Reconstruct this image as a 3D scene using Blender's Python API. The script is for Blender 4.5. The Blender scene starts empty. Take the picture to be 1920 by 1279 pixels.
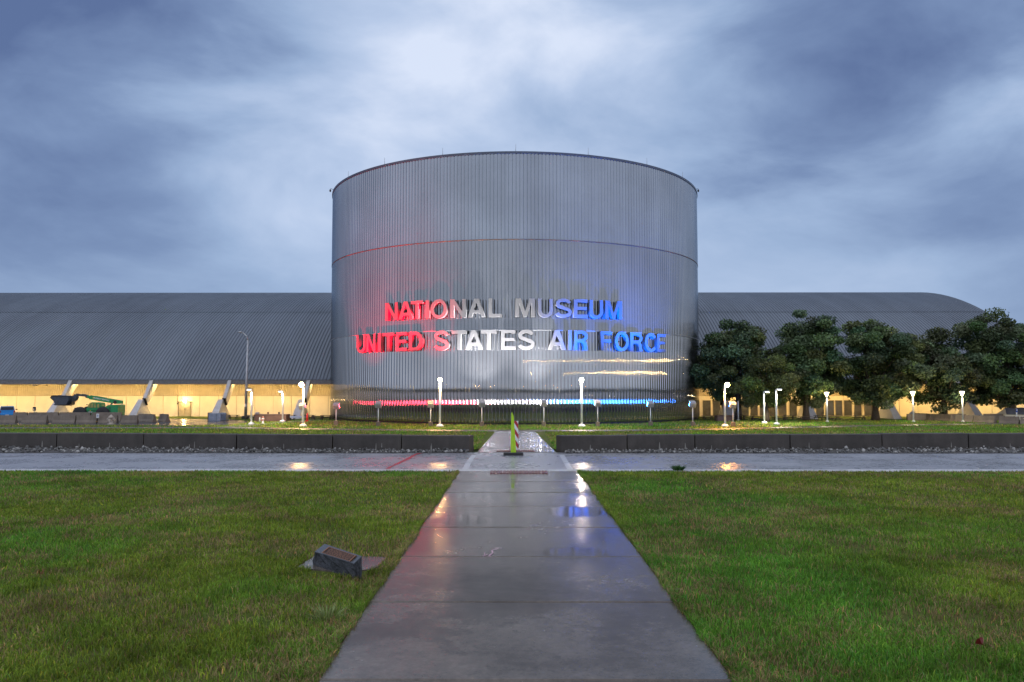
import bpy, bmesh, math, random
import numpy as np
from mathutils import Vector, Matrix, Euler

# ------------------------------------------------------------------ camera, sky, sun, exposure
sc = bpy.context.scene
COL = sc.collection
FPX = 1500.0                                   # focal length in pixels of the 1920 px wide photograph
H = 2.5                                        # eye height
PITCH = math.atan(88.5 / FPX)
YAW = math.atan(7.0 / FPX)
cam_d = bpy.data.cameras.new('camera')
cam_d.sensor_width = 36.0
cam_d.lens = 36.0 * FPX / 1920.0
cam_d.clip_start = 0.1
cam_d.clip_end = 4000.0
cam = bpy.data.objects.new('camera', cam_d)
COL.objects.link(cam)
cam.location = (0, 0, H)
cam.rotation_euler = (math.radians(90) + PITCH, 0, YAW)
sc.camera = cam
CAMR = Euler((math.radians(90) + PITCH, 0, YAW)).to_matrix()

SUN_EL, SUN_AZ = math.radians(48), math.radians(172)   # hidden by the cloud deck, behind the camera
LOWF = 0.22
world = bpy.data.worlds.new('World')
sc.world = world
world.use_nodes = True
wn, wl = world.node_tree.nodes, world.node_tree.links
wn.clear()
def wnode(t, **kw):
    n = wn.new(t)
    for k, v in kw.items():
        setattr(n, k, v)
    return n
def wmath(op, a, b=None, c=None, clamp=False):
    n = wnode('ShaderNodeMath', operation=op); n.use_clamp = clamp
    for i, v in enumerate((a, b, c)):
        if v is None: continue
        if isinstance(v, (int, float)): n.inputs[i].default_value = v
        else: wl.new(v, n.inputs[i])
    return n.outputs[0]
w_out = wnode('ShaderNodeOutputWorld')
sky = wnode('ShaderNodeTexSky', sky_type='NISHITA')
sky.sun_disc = False
sky.sun_elevation = SUN_EL
sky.sun_rotation = SUN_AZ
bg_sky = wnode('ShaderNodeBackground'); bg_sky.inputs['Strength'].default_value = 0.06
wl.new(sky.outputs[0], bg_sky.inputs['Color'])
tc = wnode('ShaderNodeTexCoord')
sep = wnode('ShaderNodeSeparateXYZ'); wl.new(tc.outputs['Generated'], sep.inputs[0])
zc = wmath('MAXIMUM', sep.outputs['Z'], 0.0)
def cloud(scale, detail, rough, off, rot=(0, 0, 0), sq=(1, 1, 1), dist=0.4):
    mp = wnode('ShaderNodeMapping'); mp.inputs['Location'].default_value = off
    mp.inputs['Rotation'].default_value = rot; mp.inputs['Scale'].default_value = sq
    wl.new(tc.outputs['Generated'], mp.inputs[0])
    n = wnode('ShaderNodeTexNoise'); n.inputs['Scale'].default_value = scale
    n.inputs['Detail'].default_value = detail; n.inputs['Roughness'].default_value = rough
    n.inputs['Distortion'].default_value = dist
    wl.new(mp.outputs[0], n.inputs['Vector'])
    return n.outputs['Fac']
c1 = cloud(1.9, 2.0, 0.5, (39.6670, 41.0977, 0), (0, 0.55, 0), (.75, 1, 1.5), .35)
c2 = cloud(4.6, 6.0, 0.55, (24.2517, 13.0811, 0), (0, 0.65, 0), (.7, 1, 1.6), .3)
# the thin place in the cloud deck where the hidden sun glows through, ahead and high
gl = wnode('ShaderNodeVectorMath', operation='DOT_PRODUCT')
nrm = wnode('ShaderNodeVectorMath', operation='NORMALIZE'); wl.new(tc.outputs['Generated'], nrm.inputs[0])
wl.new(nrm.outputs[0], gl.inputs[0])
gd = Vector((math.sin(SUN_AZ) * math.cos(SUN_EL), math.cos(SUN_AZ) * math.cos(SUN_EL), math.sin(SUN_EL)))
gd2 = Vector((0.06, 0.86, 0.50)).normalized()
gl.inputs[1].default_value = gd2
glow = wmath('POWER', wmath('MAXIMUM', gl.outputs['Value'], 0.0), 12.0)
v = wmath('ADD', wmath('MULTIPLY', c1, 0.95), wmath('MULTIPLY', c2, 0.65))
fade = wmath('MULTIPLY_ADD', wmath('MULTIPLY', zc, 4.0, clamp=True), 0.75, 0.25)      # the deck evens out towards the horizon
v = wmath('ADD', wmath('MULTIPLY', wmath('MULTIPLY', wmath('SUBTRACT', v, 0.80), 1.9), fade), wmath('ADD', wmath('MULTIPLY', glow, 0.72), 0.29))
lowf = wmath('POWER', wmath('SUBTRACT', 1.0, zc, clamp=True), 9.0)
v = wmath('ADD', v, wmath('MULTIPLY', lowf, LOWF))
ramp = wnode('ShaderNodeValToRGB')
el = ramp.color_ramp.elements
el[0].position = 0.05; el[0].color = (0.105, 0.16, 0.325, 1)
el[1].position = 1.0; el[1].color = (0.70, 0.78, 0.95, 1)
e = el.new(0.32); e.color = (0.195, 0.28, 0.475, 1)
e = el.new(0.55); e.color = (0.325, 0.44, 0.655, 1)
e = el.new(0.78); e.color = (0.48, 0.59, 0.80, 1)
wl.new(v, ramp.inputs[0])
bg_cl = wnode('ShaderNodeBackground'); bg_cl.inputs['Strength'].default_value = 0.72
wl.new(ramp.outputs[0], bg_cl.inputs['Color'])
mixw = wnode('ShaderNodeMixShader'); mixw.inputs[0].default_value = 0.93
wl.new(bg_sky.outputs[0], mixw.inputs[1]); wl.new(bg_cl.outputs[0], mixw.inputs[2])
wl.new(mixw.outputs[0], w_out.inputs['Surface'])

sun_d = bpy.data.lights.new('sun', 'SUN')
sun_d.energy = 1.35
sun_d.angle = math.radians(165)
sun_d.color = (1.0, 0.96, 0.92)
sun = bpy.data.objects.new('sun', sun_d)
COL.objects.link(sun)
sun.rotation_euler = gd.to_track_quat('Z', 'Y').to_euler()
sun.location = (0, 0, 80)

vs = sc.view_settings
vs.view_transform = 'Standard'
try: vs.look = 'None'
except Exception: pass
vs.exposure = 0.55
vs.gamma = 1.0
vs.use_curve_mapping = False
sc.render.engine = 'CYCLES'
cy_ = sc.cycles
cy_.use_denoising = True
cy_.max_bounces = 6
cy_.diffuse_bounces = 3
cy_.glossy_bounces = 4
cy_.transmission_bounces = 4
cy_.caustics_reflective = False
cy_.caustics_refractive = False
cy_.sample_clamp_indirect = 30.0

# ------------------------------------------------------------------ helpers
RND = random.Random(7)
NPR = np.random.default_rng(11)

def ray(px, py):
    return CAMR @ Vector(((px - 960.0) / FPX, (639.5 - py) / FPX, -1.0))
def G(px, py, z=0.0):
    d = ray(px, py); t = (z - H) / d.z
    return Vector((d.x * t, d.y * t, z))
def P(px, py, Y):
    d = ray(px, py); t = Y / d.y
    return Vector((d.x * t, Y, H + d.z * t))
def GX(px, Y, z=0.0):                           # the ground point at depth Y under image column px
    d = ray(px, 760.0); return Vector((d.x * Y / d.y, Y, z))

def tag(o, label=None, cat=None, group=None, kind=None):
    if label: o['label'] = label
    if cat: o['category'] = cat
    if group: o['group'] = group
    if kind: o['kind'] = kind
    return o
def thing(name, loc, label, cat, group=None, rz=0.0):
    o = bpy.data.objects.new(name, None)
    o.empty_display_size = 0.2
    COL.objects.link(o)
    o.location = loc; o.rotation_euler = (0, 0, rz)
    return tag(o, label, cat, group)
def link(name, me, mat=None, parent=None, loc=None, rot=None):
    o = bpy.data.objects.new(name, me)
    COL.objects.link(o)
    if mat is not None and len(me.materials) == 0: me.materials.append(mat)
    if parent is not None: o.parent = parent
    if loc is not None: o.location = loc
    if rot is not None: o.rotation_euler = rot
    return o
def copy_tree(o, parent=None):
    c = o.copy(); COL.objects.link(c)
    c.parent = parent
    for ch in [k for k in o.children]: copy_tree(ch, c)
    return c

class MB:
    def __init__(s): s.v = []; s.f = []; s.sm = []
    def add(s, vs, fs, smooth=False):
        b = len(s.v); s.v += [tuple(p) for p in vs]
        for f in fs: s.f.append([b + i for i in f]); s.sm.append(smooth)
        return s
    def box(s, c, d, rz=0.0, M=None, bev=0.0):
        x, y, z = d[0] / 2, d[1] / 2, d[2] / 2
        if bev > 0:
            b = min(bev, x * .9, y * .9, z * .9)
            ring = [(-x + b, -y), (x - b, -y), (x, -y + b), (x, y - b), (x - b, y), (-x + b, y), (-x, y - b), (-x, -y + b)]
            k = 1 - b / max(x, y)
            pts = [(p[0], p[1], -z) for p in ring] + [(p[0], p[1], z - b) for p in ring] + \
                  [(max(-x + b, min(x - b, p[0])), max(-y + b, min(y - b, p[1])), z) for p in ring]
            fs = [list(range(7, -1, -1))]
            for r in (0, 8):
                for i in range(8): fs.append([r + i, r + (i + 1) % 8, r + 8 + (i + 1) % 8, r + 8 + i])
            fs.append([16, 17, 18, 19, 20, 21, 22, 23])
            fs = [f for f in fs]
        else:
            pts = [(-x, -y, -z), (x, -y, -z), (x, y, -z), (-x, y, -z), (-x, -y, z), (x, -y, z), (x, y, z), (-x, y, z)]
            fs = [(0, 3, 2, 1), (4, 5, 6, 7), (0, 1, 5, 4), (1, 2, 6, 5), (2, 3, 7, 6), (3, 0, 4, 7)]
        m = Matrix.Translation(c) @ (M.to_4x4() if M is not None else Matrix.Rotation(rz, 4, 'Z'))
        return s.add([m @ Vector(p) for p in pts], fs)
    def prism(s, poly, axis, a0, a1):
        n = len(poly)
        def mk(p, a): return {'x': (a, p[0], p[1]), 'y': (p[0], a, p[1]), 'z': (p[0], p[1], a)}[axis]
        vs = [mk(p, a0) for p in poly] + [mk(p, a1) for p in poly]
        fs = [list(range(n - 1, -1, -1)), list(range(n, 2 * n))]
        fs += [[i, (i + 1) % n, n + (i + 1) % n, n + i] for i in range(n)]
        return s.add(vs, fs)
    def tube(s, pts, rad, seg=8, caps=True, smooth=True):
        pts = [Vector(p) for p in pts]
        if isinstance(rad, (int, float)): rad = [rad] * len(pts)
        b = len(s.v); ref = None
        for i, p in enumerate(pts):
            t = (pts[min(i + 1, len(pts) - 1)] - pts[max(i - 1, 0)]).normalized()
            if ref is None:
                ref = Vector((1, 0, 0)) if abs(t.x) < .9 else Vector((0, 1, 0))
            u = (ref - t * ref.dot(t)).normalized(); w = t.cross(u); ref = u
            for k in range(seg):
                a = 2 * math.pi * k / seg
                s.v.append(tuple(p + (u * math.cos(a) + w * math.sin(a)) * rad[i]))
        for i in range(len(pts) - 1):
            for k in range(seg):
                s.f.append([b + i * seg + k, b + i * seg + (k + 1) % seg, b + (i + 1) * seg + (k + 1) % seg, b + (i + 1) * seg + k]); s.sm.append(smooth)
        if caps:
            s.f.append([b + k for k in range(seg - 1, -1, -1)]); s.sm.append(False)
            e = b + (len(pts) - 1) * seg
            s.f.append([e + k for k in range(seg)]); s.sm.append(False)
        return s
    def lathe(s, prof, c=(0, 0, 0), seg=16, smooth=True):
        b = len(s.v)
        for r, z in prof:
            for k in range(seg):
                a = 2 * math.pi * k / seg
                s.v.append((c[0] + r * math.cos(a), c[1] + r * math.sin(a), c[2] + z))
        for i in range(len(prof) - 1):
            for k in range(seg):
                s.f.append([b + i * seg + k, b + i * seg + (k + 1) % seg, b + (i + 1) * seg + (k + 1) % seg, b + (i + 1) * seg + k]); s.sm.append(smooth)
        s.f.append([b + k for k in range(seg - 1, -1, -1)]); s.sm.append(False)
        e = b + (len(prof) - 1) * seg
        s.f.append([e + k for k in range(seg)]); s.sm.append(False)
        return s
    def mesh(s, name):
        me = bpy.data.meshes.new(name)
        me.from_pydata(s.v, [], s.f)
        me.polygons.foreach_set('use_smooth', s.sm)
        me.update()
        return me
    def build(s, name, mat, parent=None, loc=None, rot=None):
        return link(name, s.mesh(name), mat, parent, loc, rot)

def np_mesh(name, verts, tris, smooth=False):
    me = bpy.data.meshes.new(name)
    nv, nt = len(verts), len(tris)
    me.vertices.add(nv); me.vertices.foreach_set('co', np.ascontiguousarray(verts, dtype=np.float32).ravel())
    me.loops.add(nt * 3); me.loops.foreach_set('vertex_index', np.ascontiguousarray(tris, dtype=np.int32).ravel())
    me.polygons.add(nt)
    me.polygons.foreach_set('loop_start', np.arange(0, nt * 3, 3, dtype=np.int32))
    me.polygons.foreach_set('use_smooth', np.full(nt, smooth))
    me.update(calc_edges=True); me.validate()
    return me
def vcol(me, cols):
    a = me.color_attributes.new('tint', 'FLOAT_COLOR', 'POINT')
    c = np.ones((len(cols), 4), dtype=np.float32); c[:, :3] = cols
    a.data.foreach_set('color', c.ravel())

def vnoise(x, y, seed=0):                       # smooth value noise
    xi, yi = np.floor(x).astype(np.int64), np.floor(y).astype(np.int64)
    fx, fy = x - xi, y - yi
    fx, fy = fx * fx * (3 - 2 * fx), fy * fy * (3 - 2 * fy)
    def h(a, b):
        n = (a * 374761393 + b * 668265263 + seed * 974711) & 0x7fffffff
        n = ((n ^ (n >> 13)) * 1274126177) & 0x7fffffff
        return ((n ^ (n >> 16)) & 0xffff) / 65535.0
    return (h(xi, yi) * (1 - fx) + h(xi + 1, yi) * fx) * (1 - fy) + (h(xi, yi + 1) * (1 - fx) + h(xi + 1, yi + 1) * fx) * fy
def fbm(x, y, seed=0, o=4):
    r, a, s = 0, .5, 0
    for i in range(o):
        r = r + a * vnoise(x * 2 ** i, y * 2 ** i, seed + i); s += a; a *= .5
    return r / s

# ------------------------------------------------------------------ materials
MATS = {}
class MT:
    """small node-tree wrapper"""
    def __init__(s, name):
        s.m = bpy.data.materials.new(name); s.m.use_nodes = True
        s.n, s.l = s.m.node_tree.nodes, s.m.node_tree.links
        s.b = s.n['Principled BSDF']
        s.geo = s.n.new('ShaderNodeNewGeometry')
        MATS[name] = s.m
    def node(s, t, **kw):
        n = s.n.new(t)
        for k, v in kw.items(): setattr(n, k, v)
        return n
    def pos(s, scale=(1, 1, 1), rot=(0, 0, 0), obj=False):
        mp = s.node('ShaderNodeMapping'); mp.inputs['Scale'].default_value = scale; mp.inputs['Rotation'].default_value = rot
        if obj:
            t = s.node('ShaderNodeTexCoord'); s.l.new(t.outputs['Object'], mp.inputs[0])
        else: s.l.new(s.geo.outputs['Position'], mp.inputs[0])
        return mp.outputs[0]
    def noise(s, scale, detail=4, rough=.55, stretch=(1, 1, 1), dist=0.0, obj=False):
        n = s.node('ShaderNodeTexNoise'); n.inputs['Scale'].default_value = scale
        n.inputs['Detail'].default_value = detail; n.inputs['Roughness'].default_value = rough; n.inputs['Distortion'].default_value = dist
        s.l.new(s.pos(stretch, obj=obj), n.inputs['Vector'])
        return n.outputs['Fac']
    def ramp(s, fac, stops):
        r = s.node('ShaderNodeValToRGB'); e = r.color_ramp.elements
        e[0].position, e[0].color = stops[0][0], (*stops[0][1], 1)
        e[1].position, e[1].color = stops[-1][0], (*stops[-1][1], 1)
        for p, c in stops[1:-1]:
            k = e.new(p); k.color = (*c, 1)
        s.l.new(fac, r.inputs[0]); return r.outputs[0]
    def mapr(s, fac, a, b, c, d):
        r = s.node('ShaderNodeMapRange'); 
        for i, v in enumerate((a, b, c, d)): r.inputs[i + 1].default_value = v
        s.l.new(fac, r.inputs[0]); return r.outputs[0]
    def math(s, op, a, b=None):
        n = s.node('ShaderNodeMath', operation=op)
        for i, v in enumerate((a, b)):
            if v is None: continue
            if isinstance(v, (int, float)): n.inputs[i].default_value = v
            else: s.l.new(v, n.inputs[i])
        return n.outputs[0]
    def mix(s, fac, a, b, mode='MIX'):
        n = s.node('ShaderNodeMix', data_type='RGBA', blend_type=mode)
        for i, v in ((0, fac), (6, a), (7, b)):
            if isinstance(v, (int, float)): n.inputs[i].default_value = v
            elif isinstance(v, tuple): n.inputs[i].default_value = (*v, 1)
            else: s.l.new(v, n.inputs[i])
        return n.outputs[2]
    def bump(s, h, dist, strength=1.0):
        n = s.node('ShaderNodeBump'); n.inputs['Distance'].default_value = dist; n.inputs['Strength'].default_value = strength
        s.l.new(h, n.inputs['Height']); s.l.new(n.outputs[0], s.b.inputs['Normal']); return n
    def set(s, **kw):
        for k, v in kw.items():
            i = s.b.inputs[k.replace('_', ' ')]
            if isinstance(v, (int, float)): i.default_value = v
            elif isinstance(v, tuple): i.default_value = (*v, 1)
            else: s.l.new(v, i)
        return s
def simple(name, col, rough=.5, metal=0.0, var=.25, scale=6.0, bump=0.0, obj=True, spec=.5):
    t = MT(name)
    n = t.noise(scale, 5, .6, obj=obj)
    lo = tuple(c * (1 - var) for c in col); hi = tuple(min(1, c * (1 + var)) for c in col)
    t.set(Base_Color=t.ramp(n, [(.3, lo), (.7, hi)]), Roughness=t.mapr(n, .3, .7, max(.02, rough - .08), min(1, rough + .08)), Metallic=metal)
    t.b.inputs['Specular IOR Level'].default_value = spec
    if bump: t.bump(n, bump)
    return t.m
def emit(name, col, strength):
    t = MT(name); t.set(Base_Color=tuple(min(1, c) for c in col), Emission_Color=col, Emission_Strength=strength, Roughness=.4)
    return t.m

# wet concrete walk
def concrete(name, lo, hi, rough=(.18, .5), puddle=.5, spec=.5, films=()):
    t = MT(name)
    big = t.noise(.55, 6, .6, dist=.6); fine = t.noise(38, 3, .6); mid = t.noise(5, 5, .65)
    col = t.ramp(big, [(.3, lo), (.52, tuple((a + b) / 2 for a, b in zip(lo, hi))), (.72, hi)])
    col = t.mix(.55, col, t.ramp(mid, [(.3, (.55, .55, .55)), (.75, (1.25, 1.22, 1.2))]), 'MULTIPLY')
    col = t.mix(.5, col, t.ramp(fine, [(.25, (.6, .6, .6)), (.7, (1.2, 1.2, 1.2))]), 'MULTIPLY')
    col = t.mix(.6, col, t.ramp(t.noise(15, 4, .7), [(.3, (.6, .6, .6)), (.5, (1, 1, 1)), (.75, (1.35, 1.35, 1.35))]), 'MULTIPLY')
    t.set(Base_Color=col); t.b.inputs['Specular IOR Level'].default_value = spec
    wet = t.math('ADD', t.math('MULTIPLY', big, .6), t.math('MULTIPLY', mid, .4))
    rg = t.mapr(wet, puddle - .12, puddle + .12, rough[0], rough[1]); damp = None
    for (fx, fy, fr) in films:                   # standing films of water in the low spots of the walk
        n = t.node('ShaderNodeVectorMath', operation='DISTANCE'); n.inputs[1].default_value = (fx, fy, .02); t.l.new(t.geo.outputs['Position'], n.inputs[0])
        k = t.mapr(t.math('ADD', t.math('DIVIDE', n.outputs['Value'], fr), t.math('MULTIPLY', t.math('ADD', mid, big), .9)), 1.55, 1.95, 1.0, 0.0)
        damp = k if damp is None else t.math('MAXIMUM', damp, k)
    if damp is not None:
        r_ = t.node('ShaderNodeMix', data_type='FLOAT'); t.l.new(damp, r_.inputs[0]); t.l.new(rg, r_.inputs[2]); r_.inputs[3].default_value = .07; rg = r_.outputs[0]
    t.set(Roughness=rg)
    h = t.math('ADD', t.math('MULTIPLY', fine, .5), t.math('MULTIPLY', t.noise(9, 4, .6, (1, 14, 1)), .5))
    bn = t.bump(h, .0011, .8)
    if damp is not None: t.l.new(t.mapr(damp, 0, 1, .8, .12), bn.inputs['Strength'])
    return t.m
M_SLAB = concrete('wet_concrete', (.066, .053, .043), (.175, .149, .126), (.09, .29), .53, .45, [(.95, 12.2, .75), (1.15, 16.2, .8), (1.3, 19.3, .9), (-1.05, 15.2, .7), (-1.0, 19.0, .8), (.1, 9.3, .5), (-.3, 20.5, .6)])
M_KERB = concrete('kerb_concrete', (.46, .46, .47), (.62, .62, .63), (.3, .55))
M_PATH = concrete('path_concrete', (.09, .08, .065), (.16, .14, .11), (.35, .6))
M_ROAD = concrete('wet_asphalt', (.26, .265, .29), (.37, .375, .40), (.22, .40), .52)
M_LOT = concrete('wet_lot_asphalt', (.05, .052, .06), (.09, .09, .1), (.12, .3), .5)
M_PAINT = simple('road_paint', (.52, .53, .55), .35, var=.3, scale=9, obj=False)
M_REDPAINT = simple('red_paint', (.36, .02, .03), .4, var=.35, scale=7, obj=False)
M_CHALK = simple('pink_chalk', (.55, .36, .42), .6, var=.3, scale=14, obj=False)
M_TACT = simple('tactile_red', (.16, .05, .05), .4, var=.3, scale=20, bump=.003, obj=False)

# puddle film
t = MT('puddle_water'); n = t.noise(3, 2)
t.set(Base_Color=(.06, .058, .056), Roughness=.03); t.b.inputs['IOR'].default_value = 1.33
t.bump(t.noise(22, 3, .6, (1, 5, 1)), .0008)
M_PUDDLE = t.m

# lawns
def lawn_mat(name, base):
    t = MT(name)
    a = t.noise(.35, 5, .6); b = t.noise(7, 5, .7); c = t.noise(45, 3, .7)
    col = t.ramp(a, [(.3, (.035, .05, .014)), (.5, (.05, .075, .016)), (.7, (.07, .07, .03))])
    col = t.mix(.8, col, t.ramp(b, [(.25, (.35, .35, .3)), (.7, (1.35, 1.3, 1.1))]), 'MULTIPLY')
    col = t.mix(.7, col, t.ramp(c, [(.3, (.4, .4, .4)), (.7, (1.4, 1.4, 1.4))]), 'MULTIPLY')
    col = t.mix(1.0, col, base, 'MULTIPLY')
    t.set(Base_Color=col, Roughness=.85); t.b.inputs['Specular IOR Level'].default_value = .15
    t.bump(t.math('ADD', b, c), .03)
    return t.m
M_LAWN = lawn_mat('lawn_soil', (1.9, 1.85, 1.3))
M_LAWNFAR = lawn_mat('far_lawn_turf', (2.2, 2.2, 1.7))
M_GROUND = lawn_mat('far_ground', (.9, .9, .9))
t = MT('grass_blades')
vc = t.node('ShaderNodeVertexColor', layer_name='tint')
t.set(Base_Color=vc.outputs[0], Roughness=.5); t.b.inputs['Specular IOR Level'].default_value = .22
tr = t.node('ShaderNodeBsdfTranslucent'); t.l.new(vc.outputs[0], tr.inputs[0])
mx = t.node('ShaderNodeMixShader'); mx.inputs[0].default_value = .35
t.l.new(t.b.outputs[0], mx.inputs[1]); t.l.new(tr.outputs[0], mx.inputs[2]); t.l.new(mx.outputs[0], t.n['Material Output'].inputs[0])
M_GRASS = t.m; t.b.inputs['Specular IOR Level'].default_value = .08
def leafmat(name):
    t = MT(name)
    vc = t.node('ShaderNodeVertexColor', layer_name='tint')
    t.set(Base_Color=vc.outputs[0], Roughness=.5); t.b.inputs['Specular IOR Level'].default_value = .3
    tr = t.node('ShaderNodeBsdfTranslucent'); t.l.new(vc.outputs[0], tr.inputs[0])
    mx = t.node('ShaderNodeMixShader'); mx.inputs[0].default_value = .25
    t.l.new(t.b.outputs[0], mx.inputs[1]); t.l.new(tr.outputs[0], mx.inputs[2])
    t.l.new(mx.outputs[0], t.n['Material Output'].inputs[0])
    return t.m
M_LEAF = leafmat('leaves')
M_BARK = simple('bark', (.06, .045, .033), .85, var=.4, scale=9, bump=.02, obj=False)
# rocks
t = MT('rocks'); vc = t.node('ShaderNodeVertexColor', layer_name='tint')
t.set(Base_Color=vc.outputs[0], Roughness=.45); t.bump(t.noise(25, 3), .01); M_ROCK = t.m
M_SOIL = simple('gravel_soil', (.06, .055, .05), .8, var=.4, scale=8, bump=.02, obj=False)

# tower cladding
def cladding(name, col, rough, wave, metal):
    t = MT(name)
    st = t.noise(1.2, 5, .6, (1, 1, .05)); sp = t.noise(.25, 4, .5)
    c = t.mix(.35, col, t.ramp(st, [(.3, tuple(x * .75 for x in (1, 1, 1))), (.7, (1.15, 1.15, 1.15))]), 'MULTIPLY')
    c = t.mix(.5, c, t.ramp(sp, [(.35, (.8, .8, .8)), (.65, (1.1, 1.1, 1.1))]), 'MULTIPLY')
    t.set(Base_Color=c, Metallic=metal, Roughness=t.mapr(t.noise(.6, 3, .5, (1, 1, .2)), .3, .7, rough * .8, rough * 1.25))
    t.bump(t.noise(.24, 0, .5, (1, 1, .7)), wave)
    return t.m
M_CLAD_LO = cladding('lower_cladding', (.315, .325, .34), .032, .0075, .955)
M_CLAD_MID = cladding('middle_cladding', (.245, .262, .285), .13, .004, .92)
M_CLAD_TOP = cladding('upper_cladding', (.275, .305, .345), .22, .004, .92)
t = MT('rusty_seam'); n = t.noise(1.6, 5, .7)
t.set(Base_Color=t.ramp(n, [(.35, (.07, .065, .065)), (.52, (.13, .08, .06)), (.66, (.26, .10, .06))]), Roughness=.6, Metallic=.3); M_SEAM = t.m
M_COPING = simple('dark_coping', (.07, .085, .12), .4, metal=.4)
M_PLINTH = simple('dark_plinth', (.02, .02, .022), .6)
M_METALGREY = simple('grey_metal', (.33, .34, .36), .4, metal=.5)
t = MT('brushed_letter_metal'); n = t.noise(9, 4, .6, (6, 6, .3), obj=True)
t.set(Base_Color=t.ramp(n, [(.3, (.125, .127, .132)), (.7, (.17, .172, .177))]), Metallic=.15, Roughness=.42); t.bump(n, .004); M_LETTER = t.m

# hangar
def roofmat(name, col):
    t = MT(name)
    st = t.noise(.5, 4, .6, (1.5, .15, .15)); a = t.noise(.12, 4, .6)
    c = t.mix(.6, col, t.ramp(st, [(.3, (.72, .72, .72)), (.7, (1.15, 1.15, 1.15))]), 'MULTIPLY')
    c = t.mix(.6, c, t.ramp(a, [(.35, (.82, .82, .84)), (.65, (1.08, 1.08, 1.06))]), 'MULTIPLY')
    t.set(Base_Color=c, Metallic=.35, Roughness=.48); return t.m
M_ROOF = roofmat('roof_metal', (.135, .16, .195))
M_ROOF2 = roofmat('upper_roof_metal', (.125, .148, .182))
M_FASCIA = simple('fascia_metal', (.16, .155, .16), .5, metal=.2, obj=False)
M_SOFFIT = simple('soffit', (.5, .46, .38), .6, obj=False)
M_RIBWALL = simple('ribbed_wall_metal', (.52, .46, .33), .5, var=.12, scale=2, obj=False)
M_PANEL = simple('cream_wall_panel', (.74, .68, .56), .6, var=.07, scale=1.2, obj=False)
M_JOINT = simple('panel_joint', (.2, .17, .12), .8, obj=False)
M_DARKPANEL = simple('dark_glossy_panel', (.085, .085, .085), .16, var=.3, scale=3, metal=.2, obj=False)
M_PED = simple('buttress_concrete', (.46, .45, .45), .55, var=.14, scale=2.5, obj=False)
M_DOOR = simple('door_metal', (.40, .35, .25), .45, var=.12)
M_DARK = simple('dark_metal', (.03, .03, .033), .45, metal=.3)
M_EAVE = emit('eave_lamp_glow', (1.0, .65, .24), 52.0)
M_DOORLAMP = emit('door_lamp_glow', (1.0, .70, .32), 40.0)

# walls, barriers
def wallmat(name, lo, hi):
    t = MT(name)
    a = t.noise(1.1, 6, .65); st = t.noise(2.4, 5, .6, (1, 1, .08)); f = t.noise(30, 3)
    c = t.ramp(a, [(.3, lo), (.7, hi)])
    c = t.mix(.6, c, t.ramp(st, [(.3, (.55, .55, .55)), (.6, (1.05, 1.05, 1.05)), (.8, (1.3, 1.3, 1.3))]), 'MULTIPLY')
    c = t.mix(.5, c, t.ramp(f, [(.3, (.7, .7, .7)), (.7, (1.25, 1.25, 1.25))]), 'MULTIPLY')
    t.set(Base_Color=c, Roughness=.55); t.bump(t.math('ADD', a, f), .006); return t.m
M_WALL = wallmat('stained_dark_concrete', (.034, .029, .026), (.072, .062, .055))
M_JERSEY = wallmat('barrier_concrete', (.12, .094, .07), (.22, .175, .135))
M_BRICK = wallmat('brown_brick', (.09, .045, .035), (.16, .085, .065))
M_STAIN = simple('lime_stain', (.24, .23, .21), .8, obj=False)
# lamp, street furniture
M_WHITE = simple('white_paint', (.72, .72, .72), .4, var=.1)
M_GALV = simple('galvanised_steel', (.42, .43, .45), .4, metal=.5)
M_FLOODBODY = simple('flood_housing', (.34, .33, .33), .45, metal=.2)
M_BLACK = simple('black_rubber', (.012, .012, .014), .5)
M_SODIUM = emit('sodium_globe', (1.0, .56, .20), 330.0)
M_ORANGE = emit('orange_globe', (1.0, .40, .07), 330.0)
M_WARMW = emit('warm_white_globe', (1.0, .80, .58), 260.0)
M_COOL = emit('pale_lens', (1.0, .9, .72), 12.0)
M_CONE = emit('lantern_cone', (1.0, .78, .42), 14.0)
M_LOTLAMP = emit('lot_lamp_glow', (1.0, .62, .22), 800.0)
M_LRED = emit('red_flood_lens', (1.0, .045, .085), 90.0)
M_LPINK = emit('pink_white_flood_lens', (1.0, .62, .60), 60.0)
M_LWHT = emit('white_flood_lens', (1.0, .92, .95), 90.0)
M_LVIO = emit('violet_flood_lens', (.42, .42, 1.0), 60.0)
M_LBLU = emit('blue_flood_lens', (.04, .24, 1.0), 110.0)
M_LIME = simple('lime_plastic', (.38, .62, .015), .4, var=.12)
M_GREEN = simple('green_machine_paint', (.012, .25, .085), .35, var=.15)
M_SLATE = simple('slate_grey_steel', (.05, .062, .085), .5, var=.3)
M_GLASS = simple('cab_glass', (.32, .30, .10), .1)
M_TYRE = simple('tyre_rubber', (.018, .018, .02), .7)
M_BLUECAR = simple('blue_car_paint', (.02, .24, .62), .2, var=.05)
M_CARGLASS = simple('car_glass', (.02, .025, .04), .35, spec=.2)
M_REDLENS = simple('red_lens', (.25, .01, .01), .2)
M_RED = simple('red_plastic', (.5, .02, .02), .4)
M_PALEBLUE = simple('pale_blue_paint', (.42, .50, .66), .4)
M_TABLE = simple('dark_table_wood', (.035, .028, .026), .6)
M_HVAC = simple('grey_blue_sheet_metal', (.24, .28, .35), .45, metal=.3)
M_GRAN = simple('granite', (.13, .14, .165), .35, var=.5, scale=60)
M_GRANR = simple('rough_granite', (.04, .043, .052), .75, var=.7, scale=30, bump=.02)
M_BRONZE = simple('bronze', (.42, .20, .11), .35, metal=.7, var=.2, scale=20)
M_BRONZED = simple('dark_bronze', (.10, .06, .05), .5, metal=.5, var=.3, scale=30)
M_YELLOW = simple('yellow_paint', (.7, .5, .03), .4)
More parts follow.
